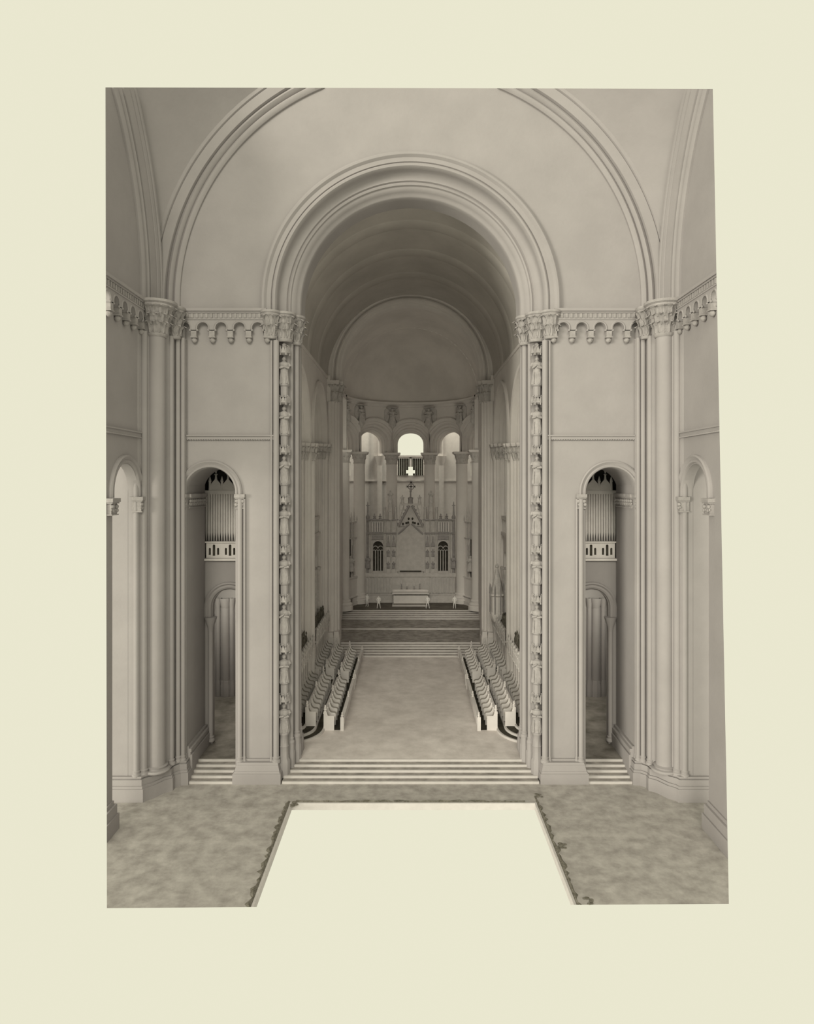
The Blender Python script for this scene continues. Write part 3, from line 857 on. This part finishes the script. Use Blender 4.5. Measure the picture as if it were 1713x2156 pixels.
def stall_row(x, y0, y1, z, sx, n, label, group, tall=0):
    """x: back line; seats open toward the centre"""
    e = empty('choir_stall', (sx * x, y0, z), label=label, category='choir stall', group=group)
    ln = y1 - y0
    fx = -sx
    S = Matrix.Scale(fx, 4, (1, 0, 0))
    MB(S).box(-.06, .04, 0, ln, 0, 1.2).build('back_panel', SW, e)
    MB(S).box(.04, .45, 0, ln, .38, .44).build('seat', SW, e)
    if not tall: MB(S).box(-.16, -.02, .1, ln - .1, 1.08, 1.14, 0).build('book_desk', SW, e)
    for k in range(n + 1):
        yy = ln * k / n
        inst('arm_panel', DIV, e, (0, yy, 0), 0, (fx, 1, 1))
        inst('arm_rail', RAIL, e, (0, yy, 0), 0, (fx, 1, 1))
    MB(S).box(-.1, .62, -.09, -.03, 0, 1.0).box(-.1, .06, -.1, 0, 0, 1.3).build('bench_end', SW, e)
    for yy in ((0, ln, ln * .52) if not tall else ()):
        inst('poppy_head', POP, e, (0, yy, 1.28), 0, 1)
    if tall:
        MB(S).box(-.14, -.05, 0, ln, 0, tall - .5).build('high_back', SW, e)
        for k in range(n):
            yy = ln * (k + .5) / n; hw = ln / n * .46
            c = MB(S)
            c.box(-.1, .4, yy - hw, yy + hw, tall - 1.1, tall - .95)
            c.wall = None
            c.prism([(yy - hw, tall - .95), (yy + hw, tall - .95), (yy, tall - .15)], 'x', .3, .4)
            c.lathe(.35, yy, [(.06, tall - .2), (.1, tall - .1), (.02, tall + .1)], 6)
            c.lathe(.38, yy - hw, [(.07, tall - 1.3), (.06, tall - .5), (.01, tall + .15)], 6)
            c.sphere(.37, yy - hw * .5, tall - .5, .09, 1, 1, 1, 6, 4); c.sphere(.37, yy + hw * .5, tall - .5, .09, 1, 1, 1, 6, 4)
            c.sphere(.3, yy, tall - 1.2, .14, 1, 1, 1, 6, 4)
            c.build('gabled_canopy', CC, e)
            if True:
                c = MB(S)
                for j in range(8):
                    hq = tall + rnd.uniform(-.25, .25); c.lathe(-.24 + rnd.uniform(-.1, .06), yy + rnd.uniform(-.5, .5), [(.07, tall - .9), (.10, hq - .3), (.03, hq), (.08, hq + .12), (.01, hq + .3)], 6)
                c.build('cresting', CR, e)  # carving coloured dark as if standing in shadow
            MB(S).lathe(.0, yy - ln / n * .5, [(.05, 1.2), (.05, tall - 1.1)], 6).build('colonnette', SW, e)
    return e
for nm, sx in SIDES:
    G = 'choir stalls %s of the choir' % nm
    stall_row(5.85, 45.6, 54.2, L1, sx, 9, 'front stall row on the %s side, block nearer the chancel arch' % nm, G)
    stall_row(5.85, 56.4, 64.0, L1, sx, 8, 'front stall row on the %s side, block nearer the sanctuary steps' % nm, G)
    stall_row(7.1, 45.6, 54.2, L1 + .294, sx, 9, 'raised second stall row on the %s side, block nearer the chancel arch' % nm, G)
    stall_row(7.1, 56.4, 63.8, L1 + .294, sx, 8, 'raised second stall row on the %s side, block nearer the sanctuary steps' % nm, G)
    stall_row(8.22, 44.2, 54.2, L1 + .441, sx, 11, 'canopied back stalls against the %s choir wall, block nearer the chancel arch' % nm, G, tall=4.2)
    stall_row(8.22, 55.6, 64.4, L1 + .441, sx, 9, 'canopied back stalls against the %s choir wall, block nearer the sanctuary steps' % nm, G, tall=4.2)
    for y0, y1, wh in ((45.5, 54.6, 'chancel arch'), (55.7, 64.2, 'sanctuary steps')):
        e = empty('front_desk', (sx * 4.68, y0, L1), label='long low panelled desk front before the %s stalls, length nearer the %s' % (nm, wh), category='desk', group='choir desk fronts')
        MB().box(-.05, .05, 0, y1 - y0, 0, .82).build('panel', SW, e)
        MB().box(-.12 if sx > 0 else -.12, .12, 0, y1 - y0, .82, .88).build('desk_top', SW, e)
        for k in range(9):
            MB().box(-sx * .05 - .02, -sx * .05 + .02, (y1 - y0) * k / 8.5 + .1, (y1 - y0) * k / 8.5 + .2, .05, .8).build('pilaster', SW, e)
        for yy in (0, y1 - y0):
            MB().box(-.12, .12, yy - .06, yy + .06, 0, .92).build('desk_end', SW, e)
            inst('poppy_head', POP, e, (0, yy, .92), 0, .8)
        inst('poppy_head', POP, e, (0, (y1 - y0) * .5, .88), 0, .9)
    # stepped platform with rounded near corner
    e = empty('stall_platform', (0, 0, 0), label='three-stepped dark platform with rounded pale edges under the %s stalls' % nm, category='platform')
    M = Matrix.Scale(sx, 4, (1, 0, 0))
    for k, rx in enumerate((5.88, 6.42, 7.12)):
        z0 = L1 - .02 if k == 0 else L1 + .147 * k; z1 = L1 + .147 * (k + 1)
        rr = 8.4 - rx
        def outline(g):
            P = [(8.4 - (rr - g) * cos(pi / 2 * j / 14), 45.45 - (rr - g) * sin(pi / 2 * j / 14)) for j in range(15)]
            return [(8.4 - (rr - g), 64.4)] + P
        O, I = outline(0), outline(.13)
        b = MB(M)
        for (a, c), (d, f) in zip(zip(O, I), zip(O[1:], I[1:])):
            i = [b.p(a[0], a[1], z0), b.p(d[0], d[1], z0), b.p(d[0], d[1], z1), b.p(a[0], a[1], z1), b.p(c[0], c[1], z1), b.p(f[0], f[1], z1)]
            b.face(i[0], i[1], i[2], i[3]); b.face(i[3], i[2], i[5], i[4])
        b.build('edging', RI, e)
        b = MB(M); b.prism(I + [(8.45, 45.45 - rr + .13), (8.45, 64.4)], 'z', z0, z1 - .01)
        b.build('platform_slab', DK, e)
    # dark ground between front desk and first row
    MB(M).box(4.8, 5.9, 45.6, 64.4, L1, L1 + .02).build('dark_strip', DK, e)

# canopy of the large stall on the right, with its conical spire
e = empty('stall_canopy', (8.0, 61.6, L1 + .44), label="tall octagonal canopy with a conical spire projecting from the right choir wall", category='canopy')
b = MB(); b.lathe(0, 0, [(.3, 3.6), (.72, 4.3), (.72, 4.5), (.62, 4.55), (.62, 6.0), (.74, 6.1), (.74, 6.25)], 8); b.build('tester', CH, e)
b = MB(); b.lathe(0, 0, [(.66, 6.25), (.1, 8.6), (.18, 8.7), (.03, 9.1)], 8); b.build('spire', CC, e)
for k in range(8):
    a = pi / 8 + k * pi / 4
    MB().lathe(.68 * cos(a), .68 * sin(a), [(.08, 6.1), (.07, 6.7), (.01, 7.2)], 6).build('pinnacle', CV, e)
    MB().lathe(.66 * cos(a), .66 * sin(a), [(.06, 4.4), (.06, 6.1)], 6).build('colonnette', CV, e)

# ================================================================== REREDOS
RS = 16.6; RY = 84.2
rd = empty('reredos', (0, RY, L4), label='tall carved gothic altar screen with gable, pinnacles and traceried windows', category='altar screen')
def U(px): return (px - 863.5) / RS
def V(py): return (1268 - py) / RS
def part(name, m=None):
    b = MB(); return b
b = MB(); b.box(U(770), U(957), 0, .5, 0, V(1212)); b.box(U(768), U(959), -.15, .5, 0, .35); b.box(U(768), U(959), -.1, .5, V(1252), V(1249)); b.box(U(768), U(959), -.12, .5, V(1214), V(1206))
b.build('base_wall', RD, rd)
for k in range(30):
    px = 773 + k * 6.25
    if 826 < px < 900: continue
    MB().box(U(px) - .09, U(px) + .09, -.3, 0, V(1247), V(1216)).build('panel_rib', RD, rd)
# main screen wall with traceried windows left open
b = MB()
b.wall(U(770), U(836), V(1206), V(1094), .1, .35, [(U(795), 11 / RS, V(1150), V(1202))])
b.wall(U(891), U(957), V(1206), V(1094), .1, .35, [(U(932), 11 / RS, V(1150), V(1202))])
b.build('screen_wall', RD, rd)
for c in (795, 932):
    b = MB()
    for j in (-1, 0, 1): b.box(U(c + j * 5.5) - .045, U(c + j * 5.5) + .045, .12, .26, V(1202), V(1160))
    for j in (-1.5, -.5, .5, 1.5):
        b.arch([(.17, .12), (.1, .12), (.1, .24), (.17, .24)], U(c + j * 5.5), V(1160), None, n=8, closed=True)
    b.arch([(.36, .12), (.28, .12), (.28, .24), (.36, .24)], U(c - 5.5), V(1155), None, n=10, closed=True)
    b.arch([(.36, .12), (.28, .12), (.28, .24), (.36, .24)], U(c + 5.5), V(1155), None, n=10, closed=True)
    b.arch([(.78, .04), (.66, 0), (.62, .1)], U(c), V(1150), V(1202), n=20)
    for s_ in (-1, 1):
        b.tube([(U(c + s_ * 13), .05, V(1148)), (U(c), .05, V(1130))], .06, 6)
    b.build('tracery', RD, rd)
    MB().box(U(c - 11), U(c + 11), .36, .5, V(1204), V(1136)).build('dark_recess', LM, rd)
    MB().box(U(c - 12.5), U(c + 12.5), -.05, .1, V(1136), V(1127)).build('tracery_spandrel', CV, rd)
# open arcade near the top
for c in (794, 933):
    MB().box(U(c - 12), U(c + 12), .0, .09, V(1119), V(1100)).build('arcade_panel', CV, rd)
    for j in range(5): MB().box(U(c - 10 + j * 5) - .07, U(c - 10 + j * 5) + .07, -.12, .0, V(1120), V(1099)).build('arcade_bar', SW, rd)
for y in (1094, 1122):
    for a0, a1 in ((770, 838), (889, 957)): MB().box(U(a0), U(a1), -.12, .3, V(y) - .1, V(y) + .06).build('string_course', CV, rd)
# figures niches beside centre
for c in (816.5, 828, 899, 910.5):
    for y in (1196, 1171, 1150):
        n_ = MB(); n_.box(U(c) - .3, U(c) + .3, .0, .1, V(y), V(y) + .07); n_.build('niche_shelf', RD, rd)
    n_ = MB(Matrix.Translation((U(c), .02, V(1171)))); draped(n_, .85, int(c)); n_.build('niche_figure', CV, rd)
    n_ = MB(Matrix.Translation((U(c), .02, V(1196)))); draped(n_, .85, int(c) + 1); n_.build('niche_figure', CV, rd)
    n_ = MB(); n_.prism([(U(c) - .32, V(1150)), (U(c) + .32, V(1150)), (U(c), V(1134))], 'y', -.08, .1); n_.lathe(U(c), 0, [(.1, V(1136)), (.02, V(1127))], 6); n_.build('niche_gable', CV, rd)
for c in (811, 822.5, 834, 893, 904.5, 916, 781, 808, 919, 946):
    MB().lathe(U(c), .02, [(.11, V(1206)), (.09, V(1098)), (.13, V(1096)), (.1, V(1094))], 8).build('buttress', RD, rd)
# centre panel
b = MB(); b.prism([(U(836), V(1202)), (U(891), V(1202)), (U(891), V(1122)), (U(863.5), V(1097)), (U(836), V(1122))], 'y', .0, .3); b.build('centre_panel', RD, rd)
b = MB()
for s_ in (-1, 1): b.box(U(863.5 + s_ * 27) - .1, U(863.5 + s_ * 27) + .1, -.15, .1, V(1202), V(1120))
b.box(U(838), U(889), -.2, .05, V(1206), V(1203)); b.build('centre_frame', RD, rd)
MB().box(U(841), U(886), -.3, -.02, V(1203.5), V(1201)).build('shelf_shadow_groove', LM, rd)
b = MB()
for s_ in (-1, 1):
    b.tube([(U(863.5 + s_ * 26), -.12, V(1124)), (U(863.5 + s_ * 2), -.12, V(1102))], .11, 8)
    b.tube([(U(863.5 + s_ * 26), -.1, V(1108)), (U(863.5 + s_ * 3), -.1, V(1064))], .13, 8)
    for k in range(6):
        t_ = (k + .5) / 6
        b.sphere(U(863.5 + s_ * (26 - 23 * t_)) + s_ * .12, -.1, V(1108 - 44 * t_) + .08, .12, 1, 1, 1, 6, 4)
b.build('gable_moulding', CV, rd)
b = MB(); b.prism([(U(839), V(1108)), (U(888), V(1108)), (U(866), V(1066)), (U(861), V(1066))], 'y', .1, .3)
b.prism([(U(836), V(1122)), (U(891), V(1122)), (U(888), V(1106)), (U(839), V(1106))], 'y', .32, .45)
b.build('gable_wall', RD, rd)
b = MB()
for s_ in (-1, 1):
    for x_, y_ in ((4, 1092), (9, 1101), (16, 1103), (5, 1100)): b.sphere(U(863.5 + s_ * x_), -.02, V(y_), .13, 1, .5, 1.2, 6, 5)
b.build('gable_foliage', LM, rd)
b = MB(); b.box(U(840), U(888), -.1, .35, V(1064), V(1060))
for s_ in (-1, 1):
    b.box(U(863.5 + s_ * 23.5) - .07, U(863.5 + s_ * 23.5) + .07, 0, .25, V(1094), V(1064)); b.tube([(U(863.5 + s_ * 14), .1, V(1064)), (U(863.5 + s_ * 21), .1, V(1088))], .06, 6)
    b.box(U(863.5 + s_ * 15) - .4, U(863.5 + s_ * 15) + .4, .05, .15, V(1075), V(1073))
    b.lathe(U(863.5 + s_ * 14.5), .1, [(.05, V(1073)), (.05, V(1064))], 6)
b.build('gable_gallery', RD, rd)
# crowning cross on its pedestal
b = MB(); b.lathe(U(863.5), .1, [(.32, V(1060)), (.28, V(1052)), (.34, V(1050)), (.34, V(1048)), (.1, V(1046)), (.1, V(1036)), (.16, V(1034)), (.08, V(1032))], 10)
b.build('cross_pedestal', CV, rd)
b = MB()
zc = V(1024.5)
b.box(-.09 + U(864.5), .09 + U(864.5), 0, .18, V(1034), V(1014)); b.box(U(856), U(873), 0, .18, zc - .09, zc + .09)
for s_ in (-1, 1): b.prism([(U(864.5) + s_ * .56, zc - .22), (U(864.5) + s_ * .56, zc + .22), (U(864.5) + s_ * .36, zc)], 'y', 0, .18)
b.prism([(U(864.5) - .22, V(1013)), (U(864.5) + .22, V(1013)), (U(864.5), V(1018))], 'y', 0, .18)
pts = [(U(864.5) + .36 * cos(2 * pi * k / 24), .09, zc + .36 * sin(2 * pi * k / 24)) for k in range(25)]
b.tube(pts, .06, 6)
b.build('cross', CV, rd)
for px in (846.5, 882.5):
    n_ = MB(Matrix.Translation((U(px), .12, V(1060)))); draped(n_, 1.05, int(px)); n_.build('crowning_figure', CC, rd)
for px in (821, 906.5):
    b = MB(); b.lathe(U(px), .15, [(.34, V(1094)), (.3, V(1078)), (.36, V(1077)), (.28, V(1070)), (.3, V(1066)), (.22, V(1060)), (.22, V(1058))], 8)
    for k in range(4): b.sphere(U(px) + .28 * cos(k * pi / 2 + .7), .15 + .28 * sin(k * pi / 2 + .7), V(1078), .1, 1, 1, 1, 5, 4)
    b.build('spire', RD, rd)
    n_ = MB(Matrix.Translation((U(px), .15, V(1058)))); draped(n_, 1.5, int(px)); n_.build('crowning_figure', CC, rd)
for px in (809.5, 832.5, 894, 917.5):
    MB().lathe(U(px), .1, [(.2, V(1094)), (.17, V(1070)), (.2, V(1069)), (.16, V(1067))], 6).build('pinnacle', RD, rd)
for px in (787.5, 799.5, 927, 939.5):
    MB().lathe(U(px), .1, [(.16, V(1094)), (.2, V(1091)), (.1, V(1089)), (.24, V(1087)), (.06, V(1085)), (.1, V(1083)), (.01, V(1081))], 8).build('finial', CV, rd)
for px in (773.5, 954):
    b = MB(); b.lathe(U(px), .1, [(.16, V(1206)), (.16, V(1100)), (.22, V(1092)), (.26, V(1088)), (.12, V(1084)), (.07, V(1062)), (.02, V(1056))], 8)
    b.box(U(px) - .22, U(px) + .22, .05, .15, V(1065), V(1063))
    b.build('corner_spire', CV, rd)
    n_ = MB(Matrix.Translation((U(px), -.1, V(1196)))); draped(n_, 1.6, int(px)); n_.build('corner_figure', CV, rd)

# curved parapet walls, side screens of the apse
for nm, sx in SIDES:
    e = empty('side_screen', (0, 0, 0), label='carved gothic side screen between apse columns, %s of the altar screen' % nm, category='altar screen')
    def bendB(u, d, z, sx=sx):
        a = u / 8.0
        return (sx * sin(a) * (8.0 + d), YA + cos(a) * (8.0 + d), z)
    for a0, a1 in ((57, 88),):
        b = MB(bend=bendB); u0, u1 = R(a0) * 8, R(a1) * 8
        for k in range(8):
            p0, p1 = u0 + (u1 - u0) * k / 8, u0 + (u1 - u0) * (k + 1) / 8
            b.box(p0, p1, -.2, .1, L4, L4 + 3.4); b.box(p0, p1, -.5, .1, L4, L4 + .45); b.box(p0, p1, -.38, .1, L4 + .45, L4 + .9); b.box(p0, p1, -.44, .1, L4 + .98, L4 + 1.08)
            b.box(p0, p1, -.3, .1, L4 + 3.3, L4 + 3.5)
        b.build('parapet', CH, e)
        b = MB(bend=bendB); 
        b.wall(u0, u1, L4 + 3.5, L4 + 10.3, -.05, .12, [((u0 * .62 + u1 * .38), .5, L4 + 7.2, L4 + 3.9), ((u0 * .25 + u1 * .75), .5, L4 + 7.2, L4 + 3.9)], n=12)
        b.build('screen_wall', CH, e)
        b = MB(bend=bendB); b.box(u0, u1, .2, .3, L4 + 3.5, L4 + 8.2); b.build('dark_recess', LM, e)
        for k in range(6):
            u = u0 + (u1 - u0) * (k + .3) / 6
            b = MB(bend=bendB); b.lathe(u, -.15, [(.1, L4 + 3.5), (.08, L4 + 10.3), (.16, L4 + 10.5), (.02, L4 + 11.6 + (k % 2) * .5)], 7); b.build('pinnacle', CC, e)
        for z in (8.2, 10.2):
            b = MB(bend=bendB)
            for k in range(8): b.box(u0 + (u1 - u0) * k / 8, u0 + (u1 - u0) * (k + 1) / 8, -.2, .1, L4 + z, L4 + z + .15)
            b.build('string_course', CC, e)
        u = u0 * .45 + u1 * .55
        fx, fy, _ = bendB(u, -.4, 0)
        b = MB(Matrix.Translation((fx, fy, L4 + 4.3))); draped(b, 1.9, 55 + sx); b.build('niche_figure', CC, e)

# angels in the apse spandrels
ANG = draped(MB(), 2.35, 9, True).mesh('angel_figure', CC)
al = ['at the left sanctuary wall', 'above the left column before the reredos', 'left of the bright centre arch', 'right of the bright centre arch', 'above the right column before the reredos', 'at the right sanctuary wall']
for k, a in enumerate(angs):
    aa = a if abs(a) < 80 else a * .93
    x = (RA - .35) * sin(R(aa)); y = YA + (RA - .35) * cos(R(aa))
    e = empty('angel_statue', (x, y, cz(7.25)), R(-aa), label='winged figure in the apse spandrel ' + al[k], category='statue', group='winged figures under the dome ring')
    inst('figure', ANG, e, (0, 0, 0))
    MB().box(-.75, .75, -.35, .35, 2.42, 2.52).build('canopy', CC, e)
    MB().lathe(0, 0, [(.02, -.5), (.15, -.25), (.36, 0)], 8).build('console', CC, e)

# ---- altar
e = empty('altar', (U(863.5), 82.3, L4), label='long white altar table on a low dais before the carved screen', category='altar')
MB().box(-2.25, 2.1, -.85, .9, 0, .14).build('dais', RI, e)
MB().box(-2.1, 2.1, -.3, .75, .14, .3).build('plinth', SD, e)
b = MB(); b.box(-2.1, 2.1, -.35, .75, .28, 1.28); b.build('altar_body', SW, e)
for k in range(7):
    MB().box(-1.9 + k * .6, -1.7 + k * .6, -.38, -.35, .4, 1.15).build('relief_panel', SW, e)
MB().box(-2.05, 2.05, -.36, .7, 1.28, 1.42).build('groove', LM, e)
MB().box(-2.25, 2.25, -.5, .9, 1.42, 1.62).build('altar_top', SW, e)
MB().box(-2.2, 2.2, .5, 1.0, 1.62, 1.86).build('gradine', SW, e)
for k, px in enumerate((-1.15, 1.15, -.45, .45)):
    c = empty('candlestick', (U(863.5) + px, 83.05, L4 + 1.86), label=('tall' if k < 2 else 'short') + ' candlestick on the altar shelf, ' + ('left' if px < 0 else 'right') + ' of the middle', category='candlestick', group='candlesticks on the altar')
    hh = .75 if k < 2 else .4
    MB().lathe(0, 0, [(.12, 0), (.14, .04), (.04, .1), (.05, hh * .5), (.03, hh * .8), (.1, hh * .85), (.1, hh * .9)], 8).build('stem', CV, c)
    MB().lathe(0, 0, [(.035, hh * .9), (.03, hh + .35)], 6).build('candle', SW, c)

# ---- small standing figures before the altar
def person_mesh(spread, arm):
    me = bpy.data.meshes.new('body')
    J = {'pel': (0, 0, .82, .15), 'sp': (0, 0, 1.05, .13), 'ch': (0, 0, 1.28, .16), 'nk': (0, 0, 1.43, .055), 'hd': (0, -.01, 1.53, .085), 'hd2': (0, -.01, 1.62, .075),
         'hl': (.09, 0, .76, .10), 'kl': (.09 + spread * .5, -.01, .44, .068), 'al': (.09 + spread, 0, .08, .045), 'tl': (.09 + spread, -.13, .04, .04),
         'hr': (-.09, 0, .76, .10), 'kr': (-.09 - spread * .5, -.01, .44, .068), 'ar': (-.09 - spread, 0, .08, .045), 'tr': (-.09 - spread, -.13, .04, .04),
         'sl': (.19, 0, 1.36, .062), 'el': (.26, .02, 1.1, .048), 'wl': (.2 - arm, -.14, .95, .034), 'fl': (.17 - arm, -.2, .92, .03),
         'sr': (-.19, 0, 1.36, .062), 'er': (-.26, .02, 1.1, .048), 'wr': (-.2 + arm, -.14, .95, .034), 'fr': (-.17 + arm, -.2, .92, .03)}
    K = list(J)
    E = [('pel', 'sp'), ('sp', 'ch'), ('ch', 'nk'), ('nk', 'hd'), ('hd', 'hd2'), ('pel', 'hl'), ('hl', 'kl'), ('kl', 'al'), ('al', 'tl'), ('pel', 'hr'), ('hr', 'kr'), ('kr', 'ar'), ('ar', 'tr'),
         ('ch', 'sl'), ('sl', 'el'), ('el', 'wl'), ('wl', 'fl'), ('ch', 'sr'), ('sr', 'er'), ('er', 'wr'), ('wr', 'fr')]
    me.from_pydata([J[k][:3] for k in K], [(K.index(a), K.index(b)) for a, b in E], [])
    o = bpy.data.objects.new('tmp', me); C.objects.link(o)
    o.modifiers.new('s', 'SKIN'); 
    for k, v_ in zip(K, me.skin_vertices[0].data): v_.radius = (J[k][3],) * 2; v_.use_root = k == 'pel'
    s2 = o.modifiers.new('u', 'SUBSURF'); s2.levels = 1
    dg = bpy.context.evaluated_depsgraph_get(); dg.update()
    m2 = bpy.data.meshes.new_from_object(o.evaluated_get(dg))
    bpy.data.objects.remove(o)
    m2.materials.clear(); m2.materials.append(FW)
    m2.polygons.foreach_set('use_smooth', [True] * len(m2.polygons))
    return m2
PM = [person_mesh(.05, .02), person_mesh(.12, .06)]
for px, py, k, lab in ((772.5, 1277, 0, 'at the left column base'), (797, 1281, 1, 'on the left between column and altar'), (900, 1281, 1, 'at the right end of the altar'), (956.5, 1281, 0, 'at the right column base')):
    y = F * (H - L4) / (py - CY)
    y = max(y, 79.6)
    x = (px - CX) * y / F
    e = empty('person', (x, y, L4), rnd.uniform(-.3, .3), label='small white model figure standing ' + lab, category='person')
    inst('body', PM[k], e, (0, 0, 0), 0, .93)

# ================================================================== OPENING IN THE CROSSING FLOOR
e = empty('pit_curb', (0, 0, 0), label='white curb lining the rectangular hole in the crossing floor', category='curb')
b = MB(); b.box(HX0 - .02, HX1 + .02, HY - .12, HY, -.35, .02); b.build('far_curb', RI, e, clip=True)
b = MB(); b.box(HX0, HX0 + .1, 27, HY - .12, -.35, .02); b.build('side_curb', RI, e, clip=True)
b = MB(); b.box(HX1 - .1, HX1, 27, HY - .12, -.35, .02); b.build('side_curb', RI, e, clip=True)
def ragged(path, w0, w1, name, label):
    b = MB(); pts = []
    N = len(path)
    for k, (x, y) in enumerate(path):
        nx, ny = path[min(k + 1, N - 1)][0] - path[max(k - 1, 0)][0], path[min(k + 1, N - 1)][1] - path[max(k - 1, 0)][1]
        l = math.hypot(nx, ny); nx, ny = -ny / l, nx / l
        wa = rnd.uniform(w0, w1)
        pts.append((b.p(x, y, .004), b.p(x + nx * wa * .5, y + ny * wa * .5, .05 + rnd.uniform(0, .03)), b.p(x + nx * wa, y + ny * wa, .004)))
    for A, B in zip(pts, pts[1:]):
        b.face(A[0], A[1], B[1], B[0]); b.face(A[1], A[2], B[2], B[1])
    return b.build(name, RG, clip=True, label=label, category='mortar')
ragged([(HX0 + .3 + (HX1 - HX0 - .9) * k / 60, HY + .01) for k in range(61)], .12, .34, 'broken_mortar', 'ragged dark mortar line along the far edge of the floor hole')
ragged([(HX0 - .02, 27.3 + (HY - 27.2) * k / 45) for k in range(46)], .1, .34, 'broken_mortar', 'ragged dark mortar line along the left edge of the floor hole')
ragged([(HX1 + .02, HY + .7 - (HY - 27.2 + .7) * k / 45) for k in range(46)], .08, .3, 'broken_mortar', 'ragged dark mortar line along the right edge of the floor hole')
for px, py, sc_, lab in ((1133, 1675, .2, 'by the step side corner of the floor hole'), (1187, 1782, .22, 'beside the middle of the hole edge'), (1240, 1898, .2, 'close to the picture bottom beyond the hole'), (614, 1694, .28, 'at the left far corner of the hole')):
    y = F * H / (py - CY); x = (px - CX) * y / F
    b = MB()
    for k in range(7): b.sphere(rnd.uniform(-1, 1) * sc_, rnd.uniform(-1, 1) * sc_, .02, sc_ * rnd.uniform(.3, .55), 1.2, 1, .35, 7, 5)
    b.build('mortar_lump', RG, loc=(x, y, 0), label='flat dark mortar lump ' + lab, category='mortar')
